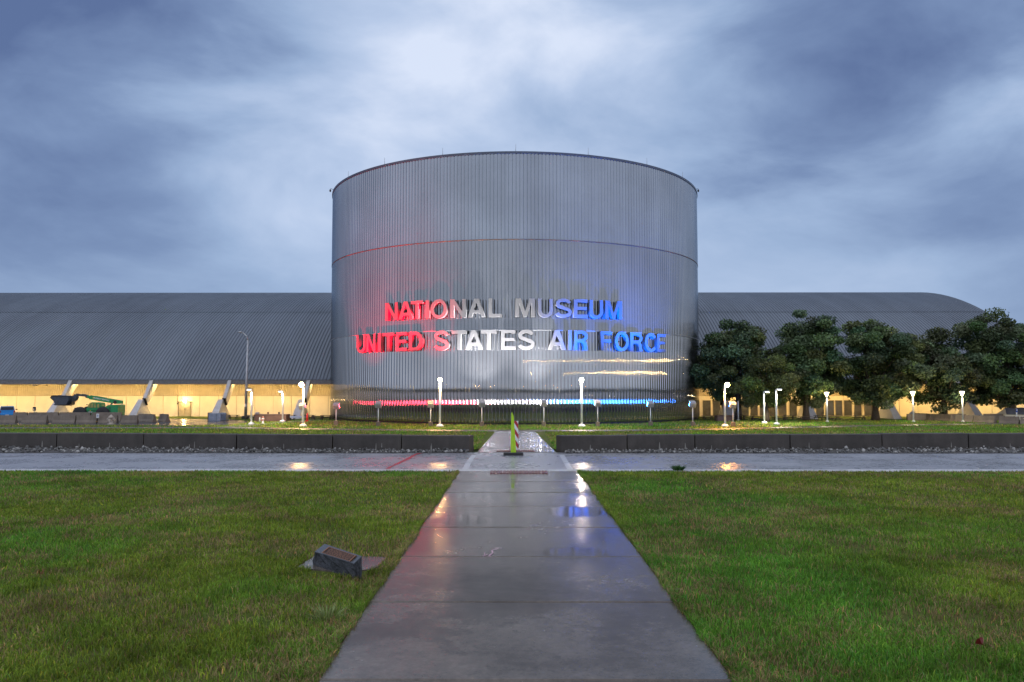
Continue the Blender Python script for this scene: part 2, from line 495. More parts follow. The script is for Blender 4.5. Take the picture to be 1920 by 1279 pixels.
M_ROOFSHING = wallmat('shingles', (.07, .075, .10), (.15, .16, .20))
M_SIGNBLUE = simple('sign_blue', (.02, .06, .3), .4)
t = MT('red_white_stripes')
o_ = t.node('ShaderNodeTexCoord'); sx = t.node('ShaderNodeSeparateXYZ'); t.l.new(o_.outputs['Object'], sx.inputs[0])
ph = t.math('FRACT', t.math('DIVIDE', t.math('ADD', sx.outputs['Z'], t.math('MULTIPLY', sx.outputs['X'], 1.6)), .40))
t.set(Base_Color=t.mix(t.math('GREATER_THAN', ph, .5), (.75, .77, .8), (.42, .01, .03)), Roughness=.35); M_STRIPE = t.m

# ------------------------------------------------------------------ ground, lawns, walk, road
def sheet(name, pts, z, mat, kind='structure', parent=None):
    mb = MB(); mb.add([(p[0], p[1], z) for p in pts], [list(range(len(pts)))])
    o = mb.build(name, mat, parent)
    if kind and parent is None: o['kind'] = kind
    return o
sheet('ground', [(-2500, -2500), (2500, -2500), (2500, 2500), (-2500, 2500)], -.06, M_GROUND)
KERB_Y0, KERB_Y1 = G(967, 884.5).y, G(967, 881.3).y       # concrete gutter this side of the road
ROAD_Y1 = 30.95
XL, XR = -.685 * H, .749 * H                              # the walk's two edges
sheet('lawn', [(-70, -20), (XL - .02, -20), (XL - .02, KERB_Y0), (-70, KERB_Y0)], -.004, M_LAWN)
sheet('lawn', [(XR + .02, -20), (70, -20), (70, KERB_Y0), (XR + .02, KERB_Y0)], -.004, M_LAWN)
# walk slabs
walk = bpy.data.objects.new('sidewalk', None); COL.objects.link(walk); walk['kind'] = 'structure'
def slab(x0, x1, x2, x3, y0, y1, zt, mat, parent, g=.024, th=.1, tilt=0.0):
    # x0,x1 at y0 / x2,x3 at y1 ; bevelled top edge
    mb = MB(); b = .02
    lo = [(x0, y0 + g / 2), (x1, y0 + g / 2), (x3, y1 - g / 2), (x2, y1 - g / 2)]
    hi = [(x0 + b, y0 + g / 2 + b), (x1 - b, y0 + g / 2 + b), (x3 - b, y1 - g / 2 - b), (x2 + b, y1 - g / 2 - b)]
    vs = [(x, y, zt - th) for x, y in lo] + [(x, y, zt - b * .7) for x, y in lo] + [(x, y, zt + tilt * (i in (2, 3))) for i, (x, y) in enumerate(hi)]
    fs = [(0, 1, 5, 4), (1, 2, 6, 5), (2, 3, 7, 6), (3, 0, 4, 7), (4, 5, 9, 8), (5, 6, 10, 9), (6, 7, 11, 10), (7, 4, 8, 11), (8, 9, 10, 11)]
    mb.add(vs, fs); return mb.build('slab', mat, parent)
joints = [G(967, y).y for y in (1131.5, 1046.5, 990.7, 951.2, 925, 905, 884.5)]
js = [joints[0] - 2.5 * k for k in range(6, 0, -1)] + joints
for i in range(len(js) - 1):
    slab(XL, XR, XL, XR, js[i], js[i + 1], .02 + RND.uniform(-.003, .003), M_SLAB, walk, tilt=RND.uniform(-.002, .003))
# gutter of poured lengths
gut = bpy.data.objects.new('kerb', None); COL.objects.link(gut); gut['kind'] = 'structure'
x = -66.0
while x < 66:
    slab(x, x + 3, x, x + 3, KERB_Y0, KERB_Y1, .03, M_KERB, gut, g=.014); x += 3.0
road = sheet('road', [(-160, KERB_Y1), (160, KERB_Y1), (160, ROAD_Y1 + .4), (-160, ROAD_Y1 + .4)], .0, M_ROAD)
# paint on the road
def strip(name, a, b, w, z, mat, parent, jit=0.0, n=1):
    mb = MB(); a = Vector((a[0], a[1], 0)); b = Vector((b[0], b[1], 0)); d = (b - a).normalized(); s = Vector((-d.y, d.x, 0)) * w / 2
    mb.add([(*(a + s).xy, z), (*(a - s).xy, z), (*(b - s).xy, z), (*(b + s).xy, z)], [(0, 1, 2, 3)])
    return mb.build(name, mat, parent)
def paint_poly(name, pxs, z, mat, parent):
    mb = MB(); mb.add([(*G(x, y).xy, z) for x, y in pxs], [list(range(len(pxs)))]); return mb.build(name, mat, parent)
for seg in (([(866, 881), (878, 881), (883.5, 868), (873, 868)]), ([(873.5, 867.5), (884, 867.5), (892.5, 853.5), (884, 853.5)]),
            ([(1075, 881), (1063.5, 881), (1057, 868), (1067, 868)]), ([(1066.6, 867.5), (1056.6, 867.5), (1048.5, 853.5), (1058, 853.5)])):
    paint_poly('crosswalk_line', seg, .005, M_PAINT, road)
# hand-sprayed red line wandering over the road
pl = [(724, 881), (731, 876), (738, 873), (746, 869), (757, 864), (766, 860), (772, 856), (779, 852), (787, 850), (803, 848.5)]
mb = MB(); vv = []
for i, (px, py) in enumerate(pl):
    w = (4.2, 3.6, 2.6, 3.4, 4.2, 4.0, 3.0, 3.2, 3.6, 3)[i]
    a = G(px - w * .8, py); b = G(px + w * .8, py + .5); vv += [(a.x, a.y, .006), (b.x, b.y, .006)]
mb.add(vv, [(2 * i, 2 * i + 1, 2 * i + 3, 2 * i + 2) for i in range(len(pl) - 1)])
mb.build('painted_mark', M_REDPAINT, road)
# chalk scribble on the walk
mb = MB()
for (a, b, w) in (((905, 1043), (914, 1039), 2), ((917, 1042), (924, 1036), 2.4), ((924, 1036), (922, 1032), 2), ((922, 1032), (935, 1028), 1.8), ((928, 1027), (941, 1027.5), 1.3), ((909, 1036), (908, 1042), 1.2), ((912, 1043), (922, 1043.5), 1.6)):
    A, B = G(*a, .025), G(*b, .025); d = (B - A).normalized(); s = Vector((-d.y, d.x, 0)) * w * .005
    mb.add([A + s, A - s, B - s, B + s], [(0, 1, 2, 3)])
ck = mb.build('chalk_mark', M_CHALK, walk)

# tactile strips
def tactile(pxl, pxr, y_near, y_far, n, lab):
    o = bpy.data.objects.new('tactile_strip', None); COL.objects.link(o); o['kind'] = 'structure'
    a, b = G(pxl, y_near), G(pxr, y_near); c_ = G(967, y_far)
    w = (b.x - a.x) / n
    for i in range(n):
        m = MB(); m.box((a.x + w * (i + .5), (a.y + c_.y) / 2, .03), (w * .80, c_.y - a.y, .03), bev=.008)
        m.build('paver', M_TACT, o)
tactile(918, 1028, 890, 884.9, 18, '')
tactile(931, 1003, 847.3, 845.6, 18, '')

# strip of rocks and the low walls
def wall_y(x): return 32.05 + max(0, abs(x) - 1.6) * .087
sheet('gravel_bed', [(-70, ROAD_Y1), (-1.9, ROAD_Y1), (-1.9, 33.2), (-24, 35), (-70, 38.6)], .012, M_SOIL)
sheet('gravel_bed', [(1.9, ROAD_Y1), (70, ROAD_Y1), (70, 38.6), (24, 35), (1.9, 33.2)], .012, M_SOIL)
def rocks(x0, x1, seed, name):
    rs = np.random.default_rng(seed)
    ico = bmesh.new(); bmesh.ops.create_icosphere(ico, subdivisions=1, radius=1.0)
    bv = np.array([v.co[:] for v in ico.verts]); bf = np.array([[v.index for v in f.verts] for f in ico.faces]); ico.free()
    n = int(abs(x1 - x0) * 58); V = []; F = []; C = []
    for i in range(n):
        x = rs.uniform(x0, x1); yw = wall_y(x) - .02
        y = yw - (yw - ROAD_Y1 - .05) * rs.random() ** .8
        s = rs.uniform(.022, .05) * rs.choice([1, 1, 1.5])
        R = np.linalg.qr(rs.normal(size=(3, 3)))[0]
        pv = (bv * (1 + rs.uniform(-.28, .28, (len(bv), 1)))) * np.array([1.2, .9, .65]) * s @ R
        pv += [x, min(y, yw - s), .012 + s * .55 + (.06 * rs.random() if rs.random() < .3 else 0)]
        F.append(bf + len(V) * len(bv)); V.append(pv)
        g = rs.choice([.05, .09, .16, .30]) * rs.uniform(.8, 1.15)
        C.append(np.tile(np.array([g * 1.02, g, g * .95]), (len(bv), 1)))
    me = np_mesh(name, np.concatenate(V), np.concatenate(F)); vcol(me, np.concatenate(C))
    o = link(name, me, M_ROCK); o['kind'] = 'stuff'; return o
rocks(-27, -1.85, 3, 'rocks'); rocks(1.9, 27, 4, 'rocks')

WALLZ = .62
def low_wall(side, jointpx, label, xend):
    s = -1 if side == 'left' else 1
    root = thing('low_wall', (0, 0, 0), label, 'low wall', 'low concrete walls beside the road')
    xs = []
    x_first = (-1.84 if s < 0 else 1.77)
    xs.append(x_first)
    for px in jointpx:
        # intersection of the image column with the wall line
        d = ray(px, 800); k = d.x / d.y
        y = 32.05
        for _ in range(6): y = wall_y(k * y)
        xs.append(k * y)
    while abs(xs[-1]) < xend: xs.append(xs[-1] + s * 3.7)
    T = .42
    for i in range(len(xs) - 1):
        a, b = xs[i] + s * .022, xs[i + 1] - s * .022
        dz = RND.uniform(-.012, .012); dy = RND.uniform(-.015, .015)
        ya, yb = wall_y(a) + dy, wall_y(b) + dy
        ea = a if i else a - s * .16                 # the end block's return is splayed
        lo = [(a, ya), (b, yb), (b, yb + T), (ea, ya + T)]
        if s > 0: pass
        else: lo = [lo[1], lo[0], lo[3], lo[2]]
        cx_ = sum(p[0] for p in lo) / 4; cy_2 = sum(p[1] for p in lo) / 4
        c_ = .025
        hi = [(p[0] + math.copysign(c_, cx_ - p[0]), p[1] + math.copysign(c_, cy_2 - p[1])) for p in lo]
        z = WALLZ + dz
        vs = [(*p, -.08) for p in lo] + [(*p, z - c_) for p in lo] + [(*p, z) for p in hi]
        fs = [(0, 1, 5, 4), (1, 2, 6, 5), (2, 3, 7, 6), (3, 0, 4, 7), (4, 5, 9, 8), (5, 6, 10, 9), (6, 7, 11, 10), (7, 4, 8, 11), (8, 9, 10, 11)]
        blk = MB().add(vs, fs).build('block', M_WALL, root)
        # lime runs from weep holes
        for q in range(RND.choice([1, 2, 2])):
            u = RND.uniform(.12, .9); xx = a + (b - a) * u; yy = ya + (yb - ya) * u - .006
            h = RND.uniform(.14, .3); w = RND.uniform(.018, .035)
            MB().add([(xx - w, yy, .05), (xx + w, yy, .05), (xx + w * .3, yy, .05 + h), (xx - w * .2, yy, .05 + h)], [(0, 1, 2, 3)]).build('lime_stain', M_STAIN, blk)
    return root
low_wall('left', [753, 624, 444, 270, 107], 'long dark stained concrete wall left of the walkway', 36)
low_wall('right', [1175.6, 1302.6, 1480.8, 1653, 1815], 'long dark stained concrete wall right of the walkway', 36)

# far lawn, far walk, path, parking lot
sheet('lawn', [(-95, 33.4), (95, 33.4), (95, 72), (-95, 72)], -.01, M_LAWNFAR)
fw = bpy.data.objects.new('walkway', None); COL.objects.link(fw); fw['kind'] = 'structure'
def fwx(y):
    t_ = (y - 31.4) / (46.5 - 31.4); return (-1.52 + .34 * t_, 1.58 - .46 * t_)
y = 31.36
while y < 46.4:
    y1 = min(y + 2.52, 46.5); a, b = fwx(y), fwx(y1)
    slab(a[0], a[1], b[0], b[1], y, y1, .012, M_SLAB, fw); y = y1
def ribbon(name, pts, w, z, mat):
    mb = MB(); vv = []; n = len(pts)
    for i, p in enumerate(pts):
        p = Vector(p); d = (Vector(pts[min(i + 1, n - 1)]) - Vector(pts[max(i - 1, 0)])).normalized(); s = Vector((-d.y, d.x)) * w / 2
        vv += [(*(p + s), z), (*(p - s), z)]
    mb.add(vv, [(2 * i, 2 * i + 1, 2 * i + 3, 2 * i + 2) for i in range(n - 1)])
    o = mb.build(name, mat); o['kind'] = 'structure'; return o
def smooth_path(cp, n=14):
    out = []
    for i in range(len(cp) - 1):
        p0, p1, p2, p3 = [Vector(cp[max(0, min(len(cp) - 1, i + k))]) for k in (-1, 0, 1, 2)]
        for k in range(n):
            t_ = k / n
            out.append(.5 * ((2 * p1) + (-p0 + p2) * t_ + (2 * p0 - 5 * p1 + 4 * p2 - p3) * t_ ** 2 + (-p0 + 3 * p1 - 3 * p2 + p3) * t_ ** 3))
    out.append(Vector(cp[-1])); return out
ribbon('path', smooth_path([(-34, 50.2), (-25, 50.8), (-18.5, 50.6), (-9, 48.4), (0, 47.3), (9, 48.2), (17.8, 51.2), (26, 54.5), (36, 57)]), 1.7, .006, M_PATH)
ribbon('path', smooth_path([(-18.6, 50.8), (-18.0, 55), (-16.6, 60), (-15.9, 63.5)]), 1.1, .010, M_PATH)
LOT = [G(*p) for p in ((-260, 797), (150, 797), (330, 798.5), (420, 797), (462, 793.5), (468, 790), (430, 786.6), (330, 785.4), (-330, 785.4))]
LOT_O = sheet('parking_lot', [(p.x, p.y) for p in LOT], .008, M_LOT)
sheet('parking_lot', [(-400, -420), (400, -420), (400, -20), (-400, -20)], -.02, M_ROAD)  # unseen lot behind the viewer, added to lighten the tower's reflection
# bay line
strip('bay_line', G(300, 793).xy, G(405, 793).xy, .1, .013, M_PAINT, LOT_O)

# ------------------------------------------------------------------ the round tower
YF = G(967, 797).y
SN = .2243
TD = YF / (1 - SN); TR = TD * SN
TX = P(965, 760, TD).x
TOPZ = P(967, 284, YF).z
SEAM1 = P(967, 449, YF).z; SEAM2 = P(967, 619, YF).z
BASEZ = .15
tower = thing('round_tower', (TX, TD, 0), 'huge round tower clad in corrugated silver metal with a dark rim', 'tower')
NR = 384
def ribbed(z0, z1, name, mat, dr=0.0):
    V = []; F = []; K = 10; rib = 2 * math.pi / NR; cnt = 0; dep = .050
    zs = [z0, z1]
    n_fr = int(NR * 230 / 360); a0 = -math.pi / 2 - n_fr / 2 * rib
    for r in range(n_fr):
        for k in range(K + 1):
            u = .5 - .5 * math.cos(math.pi * k / K); a = a0 + (r + .03 + .94 * u) * rib
            rr = TR + dr - dep + dep * math.sqrt(max(0, 1 - (.992 * (2 * u - 1)) ** 2))
            for z in zs: V.append((rr * math.cos(a), rr * math.sin(a), z))
        for k in range(K):
            b = cnt + 2 * k; F += [(b, b + 2, b + 3), (b, b + 3, b + 1)]
        # valley strip to the next rib
        if r < n_fr - 1:
            b = cnt + 2 * K; F += [(b, b + 2, b + 3), (b, b + 3, b + 1)]
        cnt += 2 * (K + 1)
    # plain back
    m = 40; st = len(V); a1 = a0 + n_fr * rib
    for k in range(m + 1):
        a = a1 + (2 * math.pi - n_fr * rib) * k / m
        for z in zs: V.append(((TR + dr - dep) * math.cos(a), (TR + dr - dep) * math.sin(a), z))
    for k in range(m): b = st + 2 * k; F += [(b, b + 2, b + 3), (b, b + 3, b + 1)]
    me = np_mesh(name, np.array(V), np.array(F), True)
    return link(name, me, mat, tower)
ribbed(BASEZ, SEAM2, 'cladding_sheet', M_CLAD_LO, 0.0)
ribbed(SEAM2, SEAM1, 'cladding_sheet', M_CLAD_MID, 0.012)
ribbed(SEAM1, TOPZ - .12, 'cladding_sheet', M_CLAD_TOP, 0.024)
def ring(r0, r1, z0, z1, name, mat, seg=160):
    mb = MB(); V = []
    for k in range(seg):
        a = 2 * math.pi * k / seg
        for r, z in ((r0, z0), (r1, z0), (r1, z1), (r0, z1)): V.append((r * math.cos(a), r * math.sin(a), z))
    F = []
    for k in range(seg):
        b, c_ = 4 * k, 4 * ((k + 1) % seg)
        for i in range(4): j = (i + 1) % 4; F.append((b + i, c_ + i, c_ + j, b + j))
    mb.add(V, F); return mb.build(name, mat, tower)
ring(TR - .1, TR + .034, SEAM1 - .03, SEAM1 + .03, 'seam_band', M_SEAM)
ring(TR - .1, TR + .022, SEAM2 - .022, SEAM2 + .022, 'seam_band', M_METALGREY)
ring(TR - .5, TR + .07, TOPZ - .16, TOPZ, 'rim', M_COPING)
ring(TR - .9, TR - .12, -.05, BASEZ + .1, 'plinth', M_PLINTH)
mb = MB(); mb.lathe([(TR - .45, TOPZ - .5), (TR - .45, TOPZ - .3)], seg=96); mb.build('roof', M_COPING, tower)
def cyl_at(px, z_or_py, rad, zgiven=None):
    """azimuth (rad) on the tower surface of radius rad that shows at image column px"""
    lo, hi = -1.35, 1.35
    for _ in range(60):
        m = (lo + hi) / 2
        X, Y = TX + rad * math.sin(m), TD - rad * math.cos(m)
        v_ = CAMR.transposed() @ Vector((X, Y, (zgiven if zgiven is not None else 8) - H))
        q = 960 + FPX * v_.x / -v_.z
        if q < px: lo = m
        else: hi = m
    return (lo + hi) / 2
def cyl_pt(phi, rad, z): return Vector((TX + rad * math.sin(phi), TD - rad * math.cos(phi), z))
def z_at(py, px, phi, rad):
    p = cyl_pt(phi, rad, 0); return P(px, py, p.y).z
# lightning rods
for i, px in enumerate((653, 721, 830, 967, 1103, 1213, 1280)):
    ph_ = cyl_at(px, 0, TR - .1, TOPZ)
    p = cyl_pt(ph_, TR - .1, TOPZ)
    nm = ('leftmost lightning rod on the tower rim near the left camera', 'second lightning rod from the left on the tower rim', 'third lightning rod from the left on the tower rim', 'middle lightning rod standing at the highest point of the tower rim', 'third lightning rod from the right on the tower rim', 'second lightning rod from the right on the tower rim', 'rightmost lightning rod on the tower rim near the right camera')[i]
    mb = MB(); mb.tube([(0, 0, -.02), (0, 0, .1), (0, 0, .55)], [.03, .018, .008], 6); mb.tube([(0, 0, -.02), (0, 0, .03)], .06, 8)
    o = mb.build('lightning_rod', M_METALGREY, None, p); tag(o, nm, 'lightning rod', 'lightning rods round the tower rim')
for s, px in ((-1, 622), (1, 1307.5)):
    p = cyl_pt(cyl_at(px, 0, TR, TOPZ - .9), TR, TOPZ - .1)
    q = P(619.5 if s < 0 else 1309, 357.5, p.y); p = Vector((q.x - s * .04, p.y, q.z + .1))
    c_ = thing('security_camera', p, 'dome security camera on a bracket at the %s end of the tower rim' % ('left' if s < 0 else 'right'), 'security camera', 'security cameras on the tower rim')
    MB().tube([(-s * .25, 0, -.02), (-s * .05, 0, .05), (s * .04, 0, .05), (s * .05, 0, -.02)], .02, 6).build('bracket', M_DARK, c_)
    MB().lathe([(.03, .02), (.07, -.02), (.085, -.1), (.06, -.17), (.02, -.2)], (s * .05, 0, -.02), 12).build('dome', M_DARK, c_)

# raised lettering
def arc(cx0, cy0, rx, ry, a0, a1, n=20):
    return [(cx0 + rx * math.cos(math.radians(a0 + (a1 - a0) * i / n)), cy0 + ry * math.sin(math.radians(a0 + (a1 - a0) * i / n))) for i in range(n + 1)]
def stroke(sp, w0, w1=None):
    L, Rr = [], []
    for i, p in enumerate(sp):
        a, b = sp[max(0, i - 1)], sp[min(len(sp) - 1, i + 1)]
        d = Vector((b[0] - a[0], b[1] - a[1])).normalized()
        w = w0 / 2
        L.append((p[0] - d.y * w, p[1] + d.x * w)); Rr.append((p[0] + d.y * w, p[1] - d.x * w))
    return L + Rr[::-1]
def glyph(ch):
    v, h = .195, .165
    if ch == 'N': return [[(0, 0), (0, 1), (.21, 1), (.625, .31), (.625, 1), (.82, 1), (.82, 0), (.61, 0), (.195, .69), (.195, 0)]]
    if ch == 'A': return [[(0, 0), (.34, 1), (.60, 1), (.94, 0), (.735, 0), (.665, .215), (.275, .215), (.205, 0)], [(.325, .37), (.615, .37), (.47, .80)]]
    if ch == 'T': return [[(0, 1), (0, 1 - h), (.318, 1 - h), (.318, 0), (.512, 0), (.512, 1 - h), (.83, 1 - h), (.83, 1)]]
    if ch == 'I': return [[(0, 0), (0, 1), (v, 1), (v, 0)]]
    if ch == 'L': return [[(0, 0), (0, 1), (v, 1), (v, h), (.72, h), (.72, 0)]]
    if ch == 'M': return [[(0, 0), (0, 1), (.275, 1), (.50, .30), (.725, 1), (1, 1), (1, 0), (.815, 0), (.815, .76), (.58, 0), (.42, 0), (.185, .76), (.185, 0)]]
    if ch == 'E': return [[(0, 0), (0, 1), (.76, 1), (.76, 1 - h), (v, 1 - h), (v, .59), (.70, .59), (.70, .43), (v, .43), (v, h), (.77, h), (.77, 0)]]
    if ch == 'F': return [[(0, 0), (0, 1), (.74, 1), (.74, 1 - h), (v, 1 - h), (v, .58), (.66, .58), (.66, .42), (v, .42), (v, 0)]]
    if ch == 'O': return [arc(.5, .5, .5, .525, 0, 360, 40)[:-1], arc(.5, .5, .30, .36, 0, 360, 40)[:-1]]
    if ch == 'U': return [[(0, 1)] + arc(.41, .37, .41, .395, 180, 360, 22) + [(.82, 1), (.625, 1)] + arc(.41, .37, .215, .232, 360, 180, 18) + [(.195, 1)]]
    if ch == 'D': return [[(0, 0), (0, 1), (.38, 1)] + arc(.38, .5, .46, .5, 90, -90, 22)[1:], [(v, h), (.36, h)] + arc(.36, .5, .28, .5 - h, -90, 90, 18)[1:-1] + [(.36, 1 - h), (v, 1 - h)]]
    if ch == 'R': return [[(0, 0), (0, 1), (.48, 1)] + arc(.50, .715, .31, .285, 90, -62, 18)[1:] + [(.74, .37), (.79, .12), (.84, 0), (.59, 0), (.555, .2), (.50, .37), (.44, .40), (v, .40), (v, 0)],
                          [(v, .575), (.46, .575)] + arc(.46, .71, .155, .135, -90, 90, 10)[1:-1] + [(.46, .845), (v, .845)]]
    if ch == 'C': return [stroke(arc(.5, .5, .39, .43, 38, 322, 36), .18)]
    if ch == 'S':
        sp = arc(.45, .735, .31, .195, 12, 262, 26) + arc(.45, .27, .335, .205, 82, -168, 26)
        return [stroke(sp, .178)]
GL = {}
def letter_mesh(ch):
    if ch in GL: return GL[ch]
    loops = glyph(ch)
    xs = [p[0] for l in loops for p in l]; ys = [p[1] for l in loops for p in l]
    x0, x1, y0, y1 = min(xs), max(xs), min(ys), max(ys)
    cu = bpy.data.curves.new('letter', 'CURVE'); cu.dimensions = '2D'; cu.fill_mode = 'BOTH'
    for l in loops:
        sp = cu.splines.new('POLY'); sp.points.add(len(l) - 1); sp.use_cyclic_u = True
        for k, p in enumerate(l):
            yy = p[1] if ch in 'OUCS' else p[1]
            sp.points[k].co = ((p[0] - x0) / (x1 - x0) - .5, yy if ch not in 'S C' else (p[1] - y0) / (y1 - y0) * 1.04 - .02, 0, 1)
    cu.extrude = .5
    tmp = bpy.data.objects.new('letter_tmp', cu); COL.objects.link(tmp)
    dg = bpy.context.evaluated_depsgraph_get()
    me = bpy.data.meshes.new_from_object(tmp.evaluated_get(dg))
    me.name = 'letter'; me.materials.clear(); me.materials.append(M_LETTER)
    bpy.data.objects.remove(tmp); bpy.data.curves.remove(cu)
    GL[ch] = me; return me
LR = TR + .40; LDEP = .28
ROW1 = [('N', 722.3, 745.8), ('A', 747.2, 773.8), ('T', 770.2, 793.2), ('I', 797.6, 804.7), ('O', 807.3, 838), ('N', 844, 873.8), ('A', 877.3, 909.5), ('L', 916.2, 940.2),
        ('M', 966.5, 1003), ('U', 1008.2, 1037), ('S', 1042.2, 1072.2), ('E', 1076, 1102.6), ('U', 1105.5, 1131), ('M', 1134.7, 1166.4)]
ROW2 = [('U', 668.3, 685.6), ('N', 687, 704), ('I', 708.2, 714), ('T', 717.2, 739.4), ('E', 742.3, 763.2), ('D', 766.6, 792.4), ('S', 814.4, 841.6), ('T', 846.8, 874.7), ('A', 872.8, 904), ('T', 901.5, 930.6), ('E', 939.2, 966.8), ('S', 971.6, 1002.3),
        ('A', 1028.5, 1060.8), ('I', 1065.9, 1072.2), ('R', 1076.7, 1103), ('F', 1126.3, 1148), ('O', 1153, 1179), ('R', 1181.6, 1205.5), ('C', 1209.2, 1229.8), ('E', 1232.4, 1248.3)]
def lettering(rows, ytop, ybot, label):
    phc = cyl_at(967, 0, LR); zt, zb = z_at(ytop, 967, phc, LR), z_at(ybot, 967, phc, LR)
    root = thing('raised_lettering', cyl_pt(0, LR, zb), label, 'sign', 'raised lettering on the tower')
    inv = Matrix.Translation(-root.location)
    zm = (zt + zb) / 2
    for ch, a, b in rows:
        pa, pb = cyl_at(a, 0, LR, zm), cyl_at(b, 0, LR, zm); pc = (pa + pb) / 2
        w = 2 * LR * math.sin((pb - pa) / 2)
        o = bpy.data.objects.new('letter', letter_mesh(ch)); COL.objects.link(o)
        o.parent = root
        o.location = cyl_pt(pc, LR - LDEP / 2, zb) - root.location
        o.rotation_euler = (math.radians(90), 0, pc)
        o.scale = (w, zt - zb, LDEP)
        # standoff pins
        m = MB()
        m.tube([(0, 0, (zt - zb) * .5), (0, .22, (zt - zb) * .5)], .03, 5)
        k = m.build('standoff', M_DARK, root, cyl_pt(pc, LR - LDEP, zb) - root.location, (0, 0, pc))
    return root
lettering(ROW1, 559.5, 594.0, 'raised metal letters reading NATIONAL MUSEUM on the round tower')
lettering(ROW2, 618.8, 655.3, 'raised metal letters reading UNITED STATES AIR FORCE on the round tower')

# ------------------------------------------------------------------ the long hangar behind
EAVE_Y, WALL_Y = 68.5, 71.5
EZ0, EZ1 = P(300, 720.5, EAVE_Y).z, P(300, 712.5, EAVE_Y).z
BX0, BX1 = -96.0, 46.6
hang = thing('museum_hangar', (0, WALL_Y, 0), 'long hangar with a grey ribbed vault roof and lit cream wall behind the tower', 'building')
YC, ZC, RR_ = 97.5, -30.7, 44.5
th0 = -math.asin((YC - EAVE_Y) / RR_)
dzE = EZ1 - (ZC + RR_ * math.cos(th0))
def roof_pt(th):            # angle from vertical, negative towards the viewer
    k = (th / th0) ** 3 if th < 0 else (abs(th) / abs(th0)) ** 3
    return YC + RR_ * math.sin(th), ZC + RR_ * math.cos(th) + dzE * k
def roof_sheet(ta, tb, n, dz, mat):
    pitch = .30; prof = [(0, 0), (.14, 0), (.17, .055), (.27, .055)]
    X = []; Z = []; x = BX0
    while x < BX1:
        for u, q in prof: X.append(x + u); Z.append(q)
        x += pitch
    X.append(BX1); Z.append(0)
    X = np.array(X); Z = np.array(Z) + dz
    V = []
    for i in range(n + 1):
        th = ta + (tb - ta) * i / n; yy, zz = roof_pt(th)
        ny, nz = math.sin(th), math.cos(th)
        V.append(np.stack([X, yy - WALL_Y + ny * Z, zz + nz * Z], 1))
    V = np.concatenate(V); m = len(X); F = []
    a = np.arange(m - 1)
    for i in range(n):
        b = i * m + a; F.append(np.stack([b, b + 1, b + m + 1], 1)); F.append(np.stack([b, b + m + 1, b + m], 1))
    link('roof_sheet', np_mesh('roof_sheet', V, np.concatenate(F)), mat, hang)
thm = th0 * .58
roof_sheet(th0, thm, 12, .0, M_ROOF)
roof_sheet(thm + .004 * -1, -th0 * .15, 16, .03, M_ROOF2)
# rear half plain + gable ends
mb = MB(); pts = [roof_pt(-th0 * .15 - th0 * .85 * i / 10) for i in range(11)]
vv = []
for yy, zz in pts: vv += [(BX0, yy - WALL_Y, zz), (BX1, yy - WALL_Y, zz)]
mb.add(vv, [(2 * i, 2 * i + 1, 2 * i + 3, 2 * i + 2) for i in range(10)]); mb.build('rear_roof', M_ROOF, hang)
for xg in (BX0 + .15, BX1 - .15):
    prof = [roof_pt(th0 + (-2 * th0) * i / 30) for i in range(31)]
    MB().prism([(yy - WALL_Y, zz - .1) for yy, zz in prof] + [(prof[-1][0] - WALL_Y, -.1), (.3, -.1), (.3, EZ0)], 'x', xg - .1, xg + .1).build('gable_wall', M_PANEL, hang)
# fascia, soffit, wall
mb = MB(); mb.box(((BX0 + BX1) / 2, EAVE_Y - WALL_Y + .1, (EZ0 + EZ1) / 2 - .01), (BX1 - BX0, .16, EZ1 - EZ0)); mb.build('fascia', M_FASCIA, hang)
mb = MB(); mb.box(((BX0 + BX1) / 2, (EAVE_Y - WALL_Y) / 2 + .1, EZ1 - .05), (BX1 - BX0, WALL_Y - EAVE_Y - .2, .06)); mb.build('soffit', M_SOFFIT, hang)
zr0 = P(300, 742.2, WALL_Y).z
mb = MB(); V = []; x = BX0; N_ = 0
while x < BX1:
    for u, q in ((0, 0), (.09, 0), (.11, -.04), (.155, -.04)): V += [(x + u, q, zr0), (x + u, q, EZ1)]; N_ += 1
    x += .175
mb.add(V, [(2 * i, 2 * i + 2, 2 * i + 3, 2 * i + 1) for i in range(N_ - 1)]); mb.build('ribbed_cladding', M_RIBWALL, hang)
mb = MB(); mb.box(((BX0 + BX1) / 2, .10, 1.6), (BX1 - BX0, .1, 3.4)); mb.build('backing_wall', M_JOINT, hang)
PW = 1.64; x = -70.0
DOORX0, DOORX1 = GX(335.5, WALL_Y).x, GX(357.5, WALL_Y).x
pm = MB(); pm.box((0, 0, 0), (PW - .03, .06, zr0 + .1), bev=.012); pme = pm.mesh('wall_panel'); pme.materials.append(M_PANEL)
k = 0
off = (GX(31, WALL_Y).x + 70) % PW
x = -70 + off
while x < BX1 - PW:
    if not (-15 < x < 13.5):
        o = link('wall_panel', pme, None, hang, (x + PW / 2, .02 + RND.uniform(-.004, .004), (zr0 - .1) / 2 - .02))
    x += PW
# eave strip lamps, tucked behind the fascia
for (a, b) in ((-70, -15.2), (15.2, BX1 - .5)):
    n = int((b - a) / 4)
    for i in range(n):
        xx = a + (b - a) * (i + .5) / n
        MB().box((xx, EAVE_Y - WALL_Y + .34, EZ0 + .16), ((b - a) / n - .5, .14, .05)).build('strip_lamp', M_EAVE, hang)
